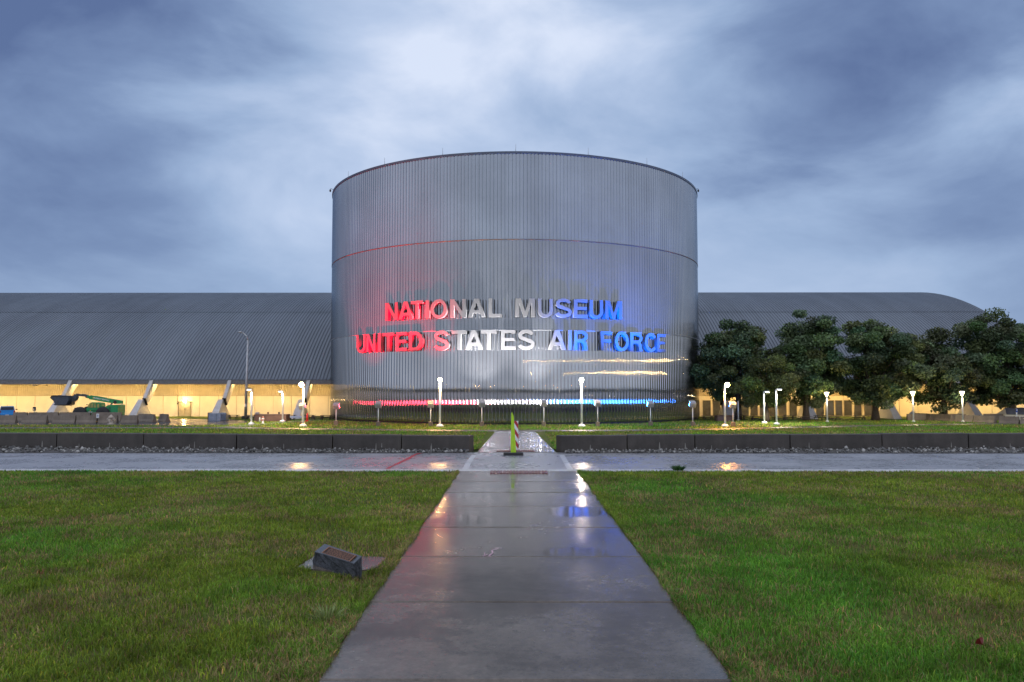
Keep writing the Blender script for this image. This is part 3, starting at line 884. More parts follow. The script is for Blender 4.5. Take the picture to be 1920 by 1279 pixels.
# double door and its lamp
DZ = P(345, 754.3, WALL_Y).z
door = bpy.data.objects.new('door', None); COL.objects.link(door); door.parent = hang; door.location = ((DOORX0 + DOORX1) / 2, -.05, 0)
dw = (DOORX1 - DOORX0)
for s in (-1, 1):
    MB().box((s * dw / 4, 0, DZ / 2), (dw / 2 - .02, .06, DZ - .03), bev=.01).build('door_leaf', M_DOOR, door)
MB().box((.06, -.05, DZ * .5), (.03, .04, .12)).build('handle', M_DARK, door)
MB().box((0, -.02, DZ + .03), (dw + .16, .1, .06)).build('door_head', M_DARK, door)
for s in (-1, 1): MB().box((s * (dw / 2 + .02), -.005, DZ / 2), (.04, .08, DZ)).build('jamb', M_JOINT, door)
lp = P(346.5, 753.5, WALL_Y - .2)
dl = thing('wall_lamp', (lp.x, WALL_Y - .14, lp.z), 'glaring warm lamp above the double door in the cream wall', 'wall lamp')
MB().box((0, .04, .05), (.34, .12, .10), bev=.02).build('housing', M_DARK, dl)
MB().box((0, -.045, .04), (.28, .07, .16), bev=.02).build('lens', M_DOORLAMP, dl)
def add_light(kind, parent, loc, energy, color, size=.1, aim=None, angle=None, blend=.5):
    L = bpy.data.lights.new('bulb', kind); L.energy = energy; L.color = color
    if kind in ('POINT', 'SPOT'): L.shadow_soft_size = size
    if kind == 'SPOT': L.spot_size = angle; L.spot_blend = blend
    o = bpy.data.objects.new('bulb', L); COL.objects.link(o); o.parent = parent; o.location = loc
    if aim is not None: o.rotation_euler = Vector(aim).to_track_quat('-Z', 'Y').to_euler()
    return o
add_light('POINT', dl, (0, -.25, .05), 28, (1, .66, .26), .08)
# conduit on the wall
cp_ = P(333, 757, WALL_Y - .06)
MB().tube([(cp_.x - .2, -.06, P(333, 740.5, WALL_Y).z), (cp_.x, -.06, P(333, 740.5, WALL_Y).z), (cp_.x, -.06, cp_.z)], .02, 6).build('conduit', M_JOINT, hang)
MB().box((cp_.x, -.06, cp_.z), (.08, .08, .12)).build('switch_box', M_DARK, hang)
# buttresses: pedestal plus the slanting strut that carries the roof frame down to it
def buttress(xc, s, label):
    b = thing('buttress', (xc, EAVE_Y - 1.4, 0), label, 'buttress', 'concrete buttresses under the eave')
    # s = -1 on the left of the picture: inner side faces +x
    w0, w1 = .34, .21
    ped = MB()
    yb0, yb1, yt0, yt1, zt = -1.55, 1.75, .12, .35, P(413, 749.2, EAVE_Y - 1.3).z
    vs = [(-w0, yb0, -.05), (w0, yb0, -.05), (w0, yb1, -.05), (-w0, yb1, -.05), (-w1, yt0, zt), (w1, yt0, zt), (w1, yt1, zt), (-w1, yt1, zt)]
    ped.add(vs, [(0, 3, 2, 1), (4, 5, 6, 7), (0, 1, 5, 4), (1, 2, 6, 5), (2, 3, 7, 6), (3, 0, 4, 7)])
    ped.build('pedestal', M_PED, b)
    st = MB()
    zlo, zhi = zt + .10, EZ1 - .02
    poly = [(.22, zlo), (1.42, zhi), (2.75, zhi), (.62, zlo - .58)]
    ox = -s * .27
    st.prism(poly, 'x', ox - .15, ox + .15); st.build('strut', M_PED, b)
    sh = MB(); 
    d_ = Vector((.4, -.58)).normalized()
    sh.prism([(.20, zlo + .02), (.60, zlo - .56), (.57, zlo - .60), (.17, zlo - .02)], 'x', ox - .155, ox + .155); sh.build('dark_end', M_DARK, b)  # thin dark layer on the strut's slanted lower end
    return b
for px, lab in ((-40, 'white concrete buttress at the left edge of the photo'), (108, 'white concrete buttress behind the skip bucket of the green telehandler'), (263, 'white concrete buttress between the telehandler and the lit door'),
                (413, 'white concrete buttress behind the grey metal cabinet'), (564, 'white concrete buttress nearest the tower on its left'),
                (1362, 'white concrete buttress nearest the tower on its right'), (1513, 'white concrete buttress behind the second tall tree'), (1666, 'white concrete buttress right of the widest tree trunk'), (1818, 'white concrete buttress behind the right lantern post')):
    s = -1 if px < 960 else 1
    buttress(GX(px, EAVE_Y - 1.3).x, s, lab)
# dark glossy panels on the right wall
wx = [(160, 245), (270, 350), (375, 455), (478, 555), (575, 660), (680, 757), (782, 862), (880, 960), (985, 1070), (1105, 1185), (1292, 1372), (1395, 1478), (1500, 1590), (1605, 1680), (1700, 1785), (1810, 1890), (1920, 2005)]
for a, b in wx:
    pa, pb = P(1290 + a / 5.818, 751, WALL_Y), P(1290 + b / 5.818, 779.5, WALL_Y)
    w_ = bpy.data.objects.new('window', None); COL.objects.link(w_); w_.parent = hang
    w_.location = ((pa.x + pb.x) / 2, -.035, (pa.z + pb.z) / 2); w, h = pb.x - pa.x, pa.z - pb.z
    MB().box((0, 0, 0), (w, .04, h)).build('pane', M_DARKPANEL, w_, rot=(RND.uniform(-.02, .02), 0, RND.uniform(-.03, .03)))
    f = MB()
    for s in (-1, 1): f.box((s * w / 2, -.02, 0), (.035, .07, h + .035)); 
    for s in (-1, 1): f.box((0, -.02, s * h / 2), (w - .04, .07, .035))
    f.build('frame', M_JOINT, w_)
# small floodlights hanging under the eave at far left
for px, lab in ((65, 'dark box camera hung under the eave at far left'), (88, 'small dark box under the eave right of the box camera')):
    p = P(px, 721, EAVE_Y + .6)
    f = thing('security_camera' if px == 65 else 'junction_box', p, lab, 'camera' if px == 65 else 'box')
    MB().tube([(0, 0, .25), (0, 0, 0)], .025, 6).build('bracket', M_DARK, f)
    if px == 65:
        MB().box((-.02, 0, -.05), (.26, .14, .15), bev=.02).build('housing', M_DARK, f); MB().tube([(.1, 0, -.05), (.3, 0, -.06)], .045, 8).build('lens_hood', M_DARK, f)
    else:
        MB().box((0, 0, -.04), (.18, .14, .16), bev=.02).build('housing', M_JOINT, f)

# ------------------------------------------------------------------ lamp posts and floodlights
def arm_lamp(px, ybase, ytop, xl, glow, energy, color, label, armpx, mat_pole=M_WHITE, r=.07, group='white lamp posts round the tower', globe=.11):
    p = GX(px, G(px, ybase).y); Y = p.y
    zt = P(px, ytop, Y).z; dx = armpx * Y / FPX
    L = thing('lamp_post', (p.x, Y, 0), label, 'lamp post', group)
    MB().lathe([(.24, -.02), (.24, .10), (.17, .14), (.14, .18)], (0, 0, 0), 12).build('base', mat_pole, L)
    MB().tube([(0, 0, .16), (0, 0, zt - .18)], [r, r * .8], 10).build('pole', mat_pole, L)
    if abs(armpx) > .1:
        sg = math.copysign(1, armpx)
        MB().tube([(0, 0, zt - .2), (0, 0, zt - .08), (sg * .05, 0, zt - .02), (dx, 0, zt)], [r * .8, r * .7, r * .6, r * .5], 8).build('arm', mat_pole, L)
    else: sg = 0
    hx = dx
    # a round floodlight head: dark cup open towards the viewer's side, glowing lens bulging out of it
    MB().lathe([(globe * .35, -.20), (globe * .9, -.15), (globe * 1.18, -.03), (globe * 1.22, .06), (globe * 1.05, .055), (globe * .2, -.05)], (0, 0, 0), 16).build('lamp_head', M_GALV, L, (hx, 0, zt), (math.radians(100), 0, 0))
    MB().lathe([(globe * .3, -.03), (globe * 1.0, .035), (globe * .85, .08), (globe * .45, .115), (.01, .125)], (0, 0, 0), 16).build('globe', glow, L, (hx, 0, zt), (math.radians(100), 0, 0))
    if energy: add_light('SPOT', L, (hx, -.07, zt - globe - .04), energy, color, .1, (0, -.05, -1), math.radians(128), .35)
    return L
SOD = (1, .60, .24)
arm_lamp(569, 800, 721, 0, M_SODIUM, 800, SOD, 'blazing lamp post left of the tower beside the white buttress', -4, globe=.15)
arm_lamp(825, 800.5, 712, 0, M_SODIUM, 800, SOD, 'orange lit lamp post in front of the red lit part of the tower', 0, globe=.12)
arm_lamp(1090.5, 800.5, 712.5, 0, M_WARMW, 800, (1, .80, .56), 'white lit lamp post in front of the blue lit part of the tower', 0, globe=.12)
arm_lamp(1359, 800.5, 721.5, 0, M_ORANGE, 1000, (1, .46, .12), 'blazing orange lamp post just right of the tower', 5, globe=.15)
def bent_lamp(px, yb, yt, armpx, lab, lit=True):
    p = GX(px, G(px, yb).y); Y = p.y; zt = P(px, yt, Y).z; sg = math.copysign(1, armpx); dx = armpx * Y / FPX
    L = thing('lamp_post', (p.x, Y, 0), lab, 'lamp post', 'thin white bent lamp posts')
    MB().lathe([(.20, -.02), (.20, .12), (.12, .17)], (0, 0, 0), 12).build('base', M_WHITE, L)
    MB().tube([(0, 0, .15), (0, 0, zt - .1)], [.065, .055], 10).build('pole', M_WHITE, L)
    MB().tube([(0, 0, zt - .12), (0, 0, zt - .03), (sg * .06, 0, zt), (dx, 0, zt + .03)], .045, 8).build('arm', M_WHITE, L)
    MB().box((dx, 0, zt + .03), (.34, .16, .08), bev=.02).build('lamp_head', M_WHITE, L)
    MB().box((dx + sg * .02, 0, zt - .02), (.24, .12, .03)).build('lens', M_COOL, L)
    add_light('SPOT', L, (dx, 0, zt - .1), 420, (1, .86, .62), .05, (0, 0, -1), math.radians(130), .3)
    return L
bent_lamp(472, 797, 731, -5, 'thin white lamp post left of the brick planter bending left')
bent_lamp(530.5, 792, 734, -4.5, 'thin white lamp post at the right end of the brick planter')
bent_lamp(1432.5, 794.5, 735, 6, 'shorter of two thin lamp posts bending right under the small tree')
bent_lamp(1455.5, 797, 730.5, 6, 'taller of two thin lamp posts bending right under the trees')
def lantern(px, yb, yt, lab):
    Y = min(59.4, G(px, yb).y); p = GX(px, Y); zt = P(px, yt, Y).z
    L = thing('lantern_post', (p.x, Y, 0), lab, 'lamp post', 'lantern posts under the trees')
    MB().lathe([(.12, -.02), (.12, .08), (.07, .12)], (0, 0, 0), 10).build('base', M_WHITE, L)
    MB().tube([(0, 0, .1), (0, 0, zt - .3)], .055, 8).build('pole', M_WHITE, L)
    MB().lathe([(.05, zt - .32), (.13, zt - .12), (.17, zt - .04)], (0, 0, 0), 12).build('shade', M_CONE, L)
    MB().lathe([(.18, zt - .04), (.16, zt), (.06, zt + .03)], (0, 0, 0), 12).build('cap', M_WHITE, L)
    add_light('POINT', L, (0, 0, zt - .5), 150, (1, .78, .42), .12)
lantern(1550.5, 783, 735, 'glowing lantern post between the second and third tall trees')
lantern(1712, 784, 733.5, 'glowing lantern post at the left end of the right hand barriers')
lantern(1804.5, 784, 733.5, 'glowing lantern post near the right edge behind the barriers')
# tall street light against the roof
p = GX(461, 66.0); zt = P(461, 638, 66.0).z
L = thing('street_light', (p.x, 66.0, 0), 'tall grey street light left of the tower against the hangar roof', 'street light')
MB().box((0, 0, .1), (.55, .55, .24), bev=.04).build('base', M_DARK, L)
MB().tube([(0, 0, .2), (.02, 0, zt * .5), (.06, 0, zt)], [.13, .10, .075], 10).build('pole', M_GALV, L)
a_ = P(450, 623, 66.0) - Vector((p.x, 66.0, 0)); 
MB().tube([(.06, 0, zt - .05), (-.05, 0, zt + .35), (a_.x + .2, 0, a_.z + .02)], [.06, .05, .04], 8).build('arm', M_GALV, L)
MB().lathe([(.03, .08), (.14, .05), (.2, -.02), (.1, -.06)], (a_.x + .02, 0, a_.z), 12).build('lamp_head', M_GALV, L)
MB().box((.01, -.12, P(460, 760, 66).z), (.16, .04, .26)).build('notice', M_WHITE, L)
# thin white pole right
p = GX(1384, 62.3); o = MB().tube([(0, 0, -.02), (0, 0, P(1384, 752, 62.3).z)], .05, 8).tube([(0, 0, -.02), (0, 0, .1)], .1, 8).build('pole', M_WHITE, None, (p.x, 62.3, 0))
o.name = 'flag_pole'; tag(o, 'thin white bare pole behind the orange lamp post', 'pole')

# floodlights that wash the tower in colour
FL = [(567, 799, 762.5, 'red', 'left grey floodlight half hidden behind the blazing left lamp post'), (630.5, 797.5, 762, 'red', 'grey floodlight at the left foot of the tower'),
      (709.5, 799.5, 759.5, 'red', 'grey floodlight left of the orange lamp post and one other floodlight'), (807.5, 799.5, 758.8, 'red', 'grey floodlight immediately left of the orange lit lamp post'),
      (903.5, 799.5, 757.5, 'white', 'grey floodlight left of the walkway throwing white light'), (1019.5, 799.5, 756.8, 'white', 'grey floodlight right of the walkway throwing white light'),
      (1120.5, 799.5, 756.8, 'blue', 'grey floodlight immediately right of the white lit lamp post'), (1219.5, 799, 758.5, 'blue', 'grey floodlight second from the right end of the tower'),
      (1298.5, 799.5, 758.5, 'blue', 'grey floodlight at the right foot of the tower'), (1374, 800, 760, 'blue', 'grey tilted floodlight beside the orange lamp post right of the tower')]
CC = {'red': (1, .0, .025), 'white': (1, .96, .98), 'blue': (.0, .13, 1)}
AIM = {630.5: (688, 612), 709.5: (745, 572), 807.5: (800, 570), 903.5: (888, 556), 1019.5: (985, 548), 1120.5: (1075, 562), 1219.5: (1155, 572), 1298.5: (1220, 590), 567: (690, 640), 1374: (1240, 640)}
LENS = {'red': M_LRED, 'white': M_LWHT, 'blue': M_LBLU}
for px, yb, yh, colr, lab in FL:
    p = GX(px, G(px, yb).y); Y = p.y; zh = P(px, yh, Y).z
    f = thing('floodlight', (p.x, Y, 0), lab, 'floodlight', 'floodlights on short poles round the tower')
    MB().box((0, 0, .14), (.26, .26, .34), bev=.03).build('footing', M_JERSEY, f)
    MB().tube([(0, 0, .3), (0, 0, zh - .12)], .035, 8).build('pole', M_WHITE, f)
    ph_ = cyl_at(AIM[px][0], 0, LR); tgt = cyl_pt(ph_, LR, P(AIM[px][0], AIM[px][1], cyl_pt(ph_, LR, 0).y).z)
    d = tgt - Vector((p.x, Y, zh)); yaw = math.atan2(d.x, d.y) * -1 * .6
    if abs(px - 960) > 380: yaw *= .35
    hd = bpy.data.objects.new('lamp_head', None); COL.objects.link(hd); hd.parent = f; hd.location = (0, 0, zh); hd.rotation_euler = (math.radians(22), 0, yaw)
    MB().box((0, -.04, 0), (.40, .22, .30), bev=.03).build('housing', M_FLOODBODY, hd)
    MB().box((0, .085, 0), (.36, .025, .27)).build('lens', LENS[colr], hd)
    MB().box((0, .10, .165), (.42, .30, .02)).build('visor', M_FLOODBODY, hd)
    en = {'red': 25000, 'white': 11500, 'blue': 26000}[colr]
    if px in (567, 1374): continue
    add_light('SPOT', f, (0, .18, zh + .06), en, CC[colr], .09, d - Vector((0, .18, .06)), math.radians(48 if colr != 'white' else 90), 1.0)

# ------------------------------------------------------------------ jersey barriers
def jersey_mesh(w, h=.56):
    k = h / .81
    poly = [(-.30 * k, 0), (.30 * k, 0), (.30 * k, .07 * k), (.17 * k, .32 * k), (.085 * k, h), (-.085 * k, h), (-.17 * k, .32 * k), (-.30 * k, .07 * k)]
    m = MB(); m.prism(poly, 'x', -w / 2, w / 2); return m
def jersey(x0, x1, y0, y1, lab, group, h=.56):
    a, b = Vector((x0, y0, 0)), Vector((x1, y1, 0)); c_ = (a + b) / 2; d = b - a; w = d.length - .05
    rz = math.atan2(d.y, d.x) + RND.uniform(-.012, .012)
    j = thing('concrete_barrier', c_, lab, 'barrier', group, rz)
    jersey_mesh(w, h).build('body', M_JERSEY, j)
    m = MB(); m.box((-w * .25, 0, h + .004), (.07, .035, .03)); m.box((w * .25, 0, h + .004), (.07, .035, .03)); m.build('lifting_eye', M_DARK, j)
    return j
FR = [(-20, 32.5, 'front barrier at the left edge below the blue car'), (43, 90.5, 'front barrier below the dark parking meter'), (101, 143.5, 'front barrier below the skip bucket'), (145, 184, 'front barrier left of the small white notice'),
      (186, 222, 'front barrier right of the small white notice behind the grey hydrant'), (228.5, 260, 'front barrier just right of the grey hydrant')]
for a, b, lab in FR:
    Y = 57.6; jersey(GX(a, Y).x, GX(b, Y).x, Y, Y, lab, 'front row of concrete barriers at left')
for a, b, lab in ((257, 297, 'left of two barriers standing right of the telehandler'), (297.5, 321, 'right of two barriers standing right of the telehandler')):
    Y = 59.6; jersey(GX(a, Y).x, GX(b, Y).x, Y + .3, Y - .5, lab, 'angled concrete barriers by the lit door', .58)
for a, b, lab in ((26, 53, 'rear barrier right of the blue car'), (55, 111, 'rear barrier behind the dark parking meter'), (113, 171, 'rear barrier in front of the telehandler front wheel'), (173, 229, 'rear barrier in front of the telehandler cab and engine')):
    Y = 61.2; jersey(GX(a, Y).x, GX(b, Y).x, Y, Y, lab, 'rear row of concrete barriers at left', .66)
RB = [(1716, 1746, 787.3, 788.6, 'right side barrier first from the left in the front row'), (1754, 1785, 789, 790.6, 'right side barrier second from the left in the front row'), (1792, 1826, 791, 792.2, 'right side barrier third from the left in the front row'),
      (1827, 1867, 792.3, 794, 'right side barrier fourth from the left in the front row'), (1874, 1912, 794, 795.2, 'right side barrier fifth from the left in front of the shingled hut'), (1913, 1962, 795.2, 796.5, 'right side barrier cut by the right edge of the photo')]
for a, b, ya, yb_, lab in RB:
    A, B = G(a, ya), G(b, yb_); jersey(A.x, B.x, A.y, B.y, lab, 'front row of concrete barriers at right', .52)
for a, b, lab in ((1699, 1753, 'rear barrier behind the left lantern post of the right group'), (1755, 1811, 'rear barrier below the right lantern post'), (1843, 1899, 'rear barrier left of the blue topped sign post')):
    Y = 62.8; jersey(GX(a, Y).x, GX(b, Y).x, Y, Y, lab, 'rear row of concrete barriers at right', .50)
# small white notice stuck on the front row
p = P(183, 778, 57.2)
n_ = thing('notice_board', (p.x, 57.22, P(183, 784, 57.2).z), 'small white notice on the front row of barriers at left', 'notice', None)
MB().box((0, 0, .16), (.19, .02, .30)).build('board', M_WHITE, n_)
for z_ in (.22, .17, .10): MB().box((0, -.012, z_), (.11, .004, .025)).build('text_line', M_SIGNBLUE, n_)
# hydrants and small fittings
def hydrant(px, yb, yt, mat, mat2, lab, r=.1):
    Y = G(px, yb).y; p = GX(px, Y); h = P(px, yt, Y).z
    o = thing('fire_hydrant', (p.x, Y, 0), lab, 'fire hydrant')
    MB().lathe([(r * 1.3, -.02), (r * 1.3, h * .06), (r * .8, h * .08), (r * .8, h * .62), (r * 1.25, h * .64), (r * 1.25, h * .70), (r, h * .72)], (0, 0, 0), 14).build('barrel', mat, o)
    MB().lathe([(r * 1.05, h * .72), (r * .95, h * .82), (r * .5, h * .9), (r * .25, h * .92), (r * .25, h)], (0, 0, 0), 14).build('bonnet', mat2, o)
    for s in (-1, 1): MB().tube([(0, 0, h * .5), (s * r * 1.6, 0, h * .5)], r * .42, 8).build('side_nozzle', mat2, o)
    MB().tube([(0, 0, h * .45), (0, -r * 1.5, h * .45)], r * .55, 8).build('front_nozzle', mat2, o)
M_HYD = simple('weathered_hydrant', (.42, .36, .30), .5); M_HYDR = simple('faded_red_paint', (.42, .16, .11), .5)
hydrant(209, 795.5, 777.5, M_HYD, M_HYD, 'grey fire hydrant in front of the left barriers', .17)
hydrant(493.5, 794.5, 780, M_WHITE, M_HYDR, 'pale fire hydrant with reddish cap in front of the brick planter', .08)
# parking meter like sign by the blue car
p = GX(64.5, 62.6)
m_ = thing('parking_sign', (p.x, 62.6, 0), 'dark boxy sign on a short post right of the blue car', 'sign')
MB().tube([(0, 0, -.02), (0, 0, 1.0)], .04, 6).build('post', M_GALV, m_)
MB().box((0, 0, P(64, 766.5, 62.6).z), (.20, .12, .30), bev=.02).build('box', M_DARK, m_)
MB().box((0, -.065, P(64, 767.5, 62.6).z), (.08, .012, .12)).build('label_plate', M_GALV, m_)

# ------------------------------------------------------------------ telehandler (green) with a skip bucket
TY = 63.0
tz = lambda py: P(150, py, TY).z
tx = lambda px: P(px, 760, TY).x
T0 = tx(190)
tele = thing('telehandler', (T0, TY, 0), 'green telehandler with its boom out and a dark skip bucket behind the left barriers', 'telehandler')
def tp(px, py, y=0.0): return (tx(px) - T0, y, tz(py))
def tprism(pxs, y0, y1, name, mat, parent=tele):
    m = MB(); m.prism([(tx(a) - T0, tz(b)) for a, b in pxs], 'y', y0, y1); return m.build(name, mat, parent)
tprism([(164, 771), (171, 763.5), (196, 764.5), (196, 768), (228, 768), (228, 781), (168, 781)], -.55, .55, 'chassis', M_GREEN)
tprism([(172, 766), (173, 759), (176, 755.5), (181, 754.2), (192, 754.5), (196, 756), (196, 768), (171, 770)], -.62, .12, 'cab', M_GREEN)
for q in ([(173.2, 763.6), (174.4, 758.6), (176.8, 756.2), (178.6, 756.0), (176.6, 763.6)], [(177.6, 764), (179.4, 756.0), (182.6, 755.9), (183, 763.8)], [(184.3, 764), (184.5, 755.9), (187.6, 755.9), (188, 764)], [(190, 764), (190, 757), (193.8, 757.2), (194.2, 764)]):
    tprism(q, -.655, -.61, 'cab_window', M_GLASS)
tprism([(201, 770), (204, 763), (211, 759), (227, 758.5), (228.5, 760), (228.5, 774), (201, 774)], -.62, .55, 'engine_cover', M_GREEN)
for i in range(5): tprism([(211.5, 762.8 + i * 2.6), (215.5, 762.8 + i * 2.6), (215.5, 764.0 + i * 2.6), (211.5, 764.0 + i * 2.6)], -.64, -.6, 'vent_slot', M_DARK)
tprism([(164, 748.5), (167, 741.5), (171, 742), (226, 751.8), (225.5, 757.5), (215, 757.5), (200, 755), (170, 749.5)], .16, .46, 'boom', M_GREEN)
tprism([(160.5, 741.6), (166.5, 743), (166, 747.6), (160, 746.6)], .20, .42, 'inner_boom', M_GREEN)
tprism([(139, 738.2), (142, 738.2), (149, 739.8), (150, 738.6), (153, 739), (158, 740), (162, 742), (161.5, 746.5), (157.5, 746.2), (156, 743.8), (146.5, 742.8), (141, 741.2), (136, 745)], .22, .40, 'jib', M_SLATE)
tprism([(137, 739), (140.5, 740.5), (141.5, 745.5), (139, 750), (133.5, 754.6), (131, 752), (133, 745)], .12, .48, 'carriage', M_SLATE)
tprism([(98.3, 746.4), (102, 741.6), (131.5, 743), (133, 750), (128.5, 758.6), (108, 758.8), (105, 752)], -.35, .62, 'skip_bucket', M_SLATE)
tprism([(98.8, 746.0), (101.8, 741.2), (132, 742.6), (132, 743.4), (102.5, 742.2), (99.6, 746.4)], -.42, .68, 'bucket_rim', M_DARK)
tprism([(101, 759), (103, 757.6), (128, 758.6), (134.5, 757.4), (134.5, 753), (135.2, 753), (135.2, 758.6), (128, 760.8), (104, 760)], -.1, .4, 'fork', M_DARK)
MB().tube([tp(200, 768, .3), tp(206, 757, .3), tp(208, 755.5, .3)], [.06, .06, .035], 8).build('lift_ram', M_DARK, tele)
MB().tube([tp(203.5, 768, .1), tp(209, 758, .1)], .03, 8).build('ram_rod', M_GALV, tele)
MB().tube([(tp(214, 754.5)[0], .10, tp(214, 754.5)[2]), (tp(214, 754.5)[0], .52, tp(214, 754.5)[2])], .13, 12).build('boom_pivot', M_DARK, tele)
def wheel(px, y):
    w = bpy.data.objects.new('wheel', None); COL.objects.link(w); w.parent = tele; w.location = (tx(px) - T0, y, .52)
    m = MB(); m.lathe([(.26, -.17), (.48, -.16), (.54, -.08), (.54, .08), (.48, .16), (.26, .17)], (0, 0, 0), 20); m.build('tyre', M_TYRE, w, rot=(math.radians(90), 0, 0))
    m = MB(); m.lathe([(.1, -.185), (.27, -.18), (.27, .15), (.1, .16)], (0, 0, 0), 14); m.build('rim', M_GREEN, w, rot=(math.radians(90), 0, 0))
for px in (158, 201):
    wheel(px, -.62); wheel(px, .62)
tprism([(152, 774), (155, 770.5), (160, 769), (166, 770), (170, 775), (166, 774), (160, 771.6), (155, 773.5)], -.72, -.36, 'mudguard', M_DARK)
tprism([(142, 764.5), (146.5, 764), (148.5, 777), (145.5, 778), (144.5, 769), (142.2, 769)], -.2, -.05, 'front_lamp_bracket', M_DARK)
tprism([(159.3, 764.2), (164, 764.2), (164, 770), (159.3, 770)], .3, .45, 'mirror', M_DARK)
tprism([(171, 757.5), (172.6, 757.5), (172.6, 759), (171, 759)], -.72, -.64, 'mirror', M_DARK)
def text_mesh(body, size, depth, mat, parent, loc, rot, name='lettering', bold=.0):
    cu = bpy.data.curves.new('text', 'FONT'); cu.body = body; cu.size = size; cu.extrude = depth; cu.align_x = 'CENTER'; cu.align_y = 'CENTER'; cu.offset = bold
    tmp = bpy.data.objects.new('text_tmp', cu); COL.objects.link(tmp)
    me = bpy.data.meshes.new_from_object(tmp.evaluated_get(bpy.context.evaluated_depsgraph_get()))
    bpy.data.objects.remove(tmp); me.materials.clear(); me.materials.append(mat)
    return link(name, me, None, parent, loc, rot)
sl = math.atan2(tz(751.8) - tz(742), tx(226) - tx(171))
a = tp(188, 748.6); text_mesh('SUNBELT RENTALS', .148, .004, M_WHITE, tele, (a[0], .15, a[2]), (math.radians(90), -sl, 0), bold=.004)
a = tp(173, 746); MB().box((a[0], .155, a[2]), (.12, .012, .09)).build('emblem', M_YELLOW, tele)
a = tp(177.5, 769.6); MB().box((a[0], -.63, a[2]), (.07, .02, .06)).build('emblem', M_YELLOW, tele)
a = tp(177.5, 772.2); text_mesh('SUNBELT', .085, .004, M_WHITE, tele, (a[0], -.63, a[2]), (math.radians(90), 0, 0), bold=.002)

# ------------------------------------------------------------------ blue car seen from behind
CY_ = 62.6
cx0 = P(13.5, 770, CY_).x
car = thing('parked_car', (cx0, CY_, 0), 'bright blue car seen from behind at the left edge', 'car', None, math.atan2(-cx0, CY_))
S = CY_ / FPX
def cz(py): return P(14, py, CY_).z
W2 = 12.9 * S
zb, zs, zr = cz(785), cz(769.6), cz(762.0)
m = MB()
secs = [(-.2, 1.0, .93, zr), (0.0, 1.0, .93, zr), ]
prof = [(-W2, .12), (-W2, zs - .12), (-W2 * .96, zs), (W2 * .96, zs), (W2, zs - .12), (W2, .12)]
m.prism(prof, 'y', 0, 2.4); m.build('body', M_BLUECAR, car)
m = MB()
A_ = [(-W2 * .95, .06, zs), (W2 * .95, .06, zs), (W2 * .93, 2.0, zs), (-W2 * .93, 2.0, zs), (-W2 * .80, .24, zr), (W2 * .80, .24, zr), (W2 * .78, 1.5, zr), (-W2 * .78, 1.5, zr)]
m.add(A_, [(4, 5, 6, 7), (0, 1, 5, 4), (1, 2, 6, 5), (2, 3, 7, 6), (3, 0, 4, 7)]); m.build('roof', M_BLUECAR, car)
m = MB(); m.add([(-W2 * .86, .06, zs + .025), (W2 * .86, .06, zs + .025), (W2 * .75, .205, zr - .05), (-W2 * .75, .205, zr - .05)], [(0, 1, 2, 3)]); m.build('rear_window', M_CARGLASS, car)
for s in (-1, 1):
    MB().box((s * W2 * .88, -.015, zs - .10), (W2 * .2, .06, .16), bev=.02).build('tail_light', M_REDLENS, car)
    MB().box((s * (W2 + .09), 1.3, zs + .04), (.14, .08, .09), bev=.02).build('wing_mirror', M_DARK, car)
    for yy in (.55, 1.9):
        k = MB(); k.tube([(s * W2 * .98, yy, .22), (s * W2 * .72, yy, .22)], .23, 14); k.build('wheel', M_TYRE, car)
MB().box((0, -.03, cz(776.5)), (W2 * 1.96, .12, .16), bev=.03).build('bumper', M_BLUECAR, car)
MB().box((0, -.075, cz(780)), (W2 * 1.5, .06, .10)).build('valance', M_DARK, car)
MB().box((0, -.115, cz(778.6)), (.24, .015, .09)).build('number_plate', M_WHITE, car)
MB().tube([(0, 1.2, zr), (-.0, 1.25, zr + .1)], .01, 5).build('aerial', M_DARK, car)

# ------------------------------------------------------------------ cabinet, planters, tables, small fittings
Y = 62.2; p = GX(410, Y)
hv = thing('metal_cabinet', (p.x, Y, 0), 'grey blue metal cabinet lying in front of a white buttress', 'cabinet', rz=0)
w = 33.5 * Y / FPX; h = .62
MB().box((-.18, 0, h / 2 - .03), (w * .70, .7, h - .04), bev=.015).build('body', M_HVAC, hv)
MB().box((-w / 2 + .02, 0, h / 2), (.05, .76, h)).build('end_frame', M_DARK, hv)
for i in range(5): MB().box((w * .34, -.3 + .02 * i, .10 + .115 * i), (w * .3, .12, .05), M=Matrix.Rotation(.5, 3, 'X')).build('louvre', M_HVAC, hv)
MB().box((w * .34, .05, h / 2 - .03), (w * .28, .55, h - .1)).build('end_unit', M_METALGREY, hv)
MB().box((0, -.36, h / 2), (.015, .02, h * .9)).build('seam', M_DARK, hv)
def planter(pa, pb, Y, h, lab):
    a, b = GX(pa, Y), GX(pb, Y); w = b.x - a.x
    o = thing('brick_planter', ((a.x + b.x) / 2, Y + .5, 0), lab, 'planter')
    m = MB(); n = 6
    m.box((0, 0, h / 2 - .02), (w, 1.0, h), bev=.02); m.build('brick_wall', M_BRICK, o)
    m = MB(); m.box((0, 0, h + .0), (w + .05, 1.05, .05), bev=.01); m.build('coping', M_BRICK, o)
    return o
planter(477, 537, 60.4, .50, 'low brown brick planter left of the tower')
planter(1345, 1373, 60.6, .42, 'low brown brick planter right of the tower behind the orange lamp')
p = GX(483, 60.9); o = MB().lathe([(.16, 0), (.17, .10), (.12, .16), (.03, .18)], (0, 0, 0), 12).build('stone_urn', M_METALGREY, None, (p.x, 60.9, .525)); tag(o, 'small grey domed lid on the left end of the brick planter', 'lid')
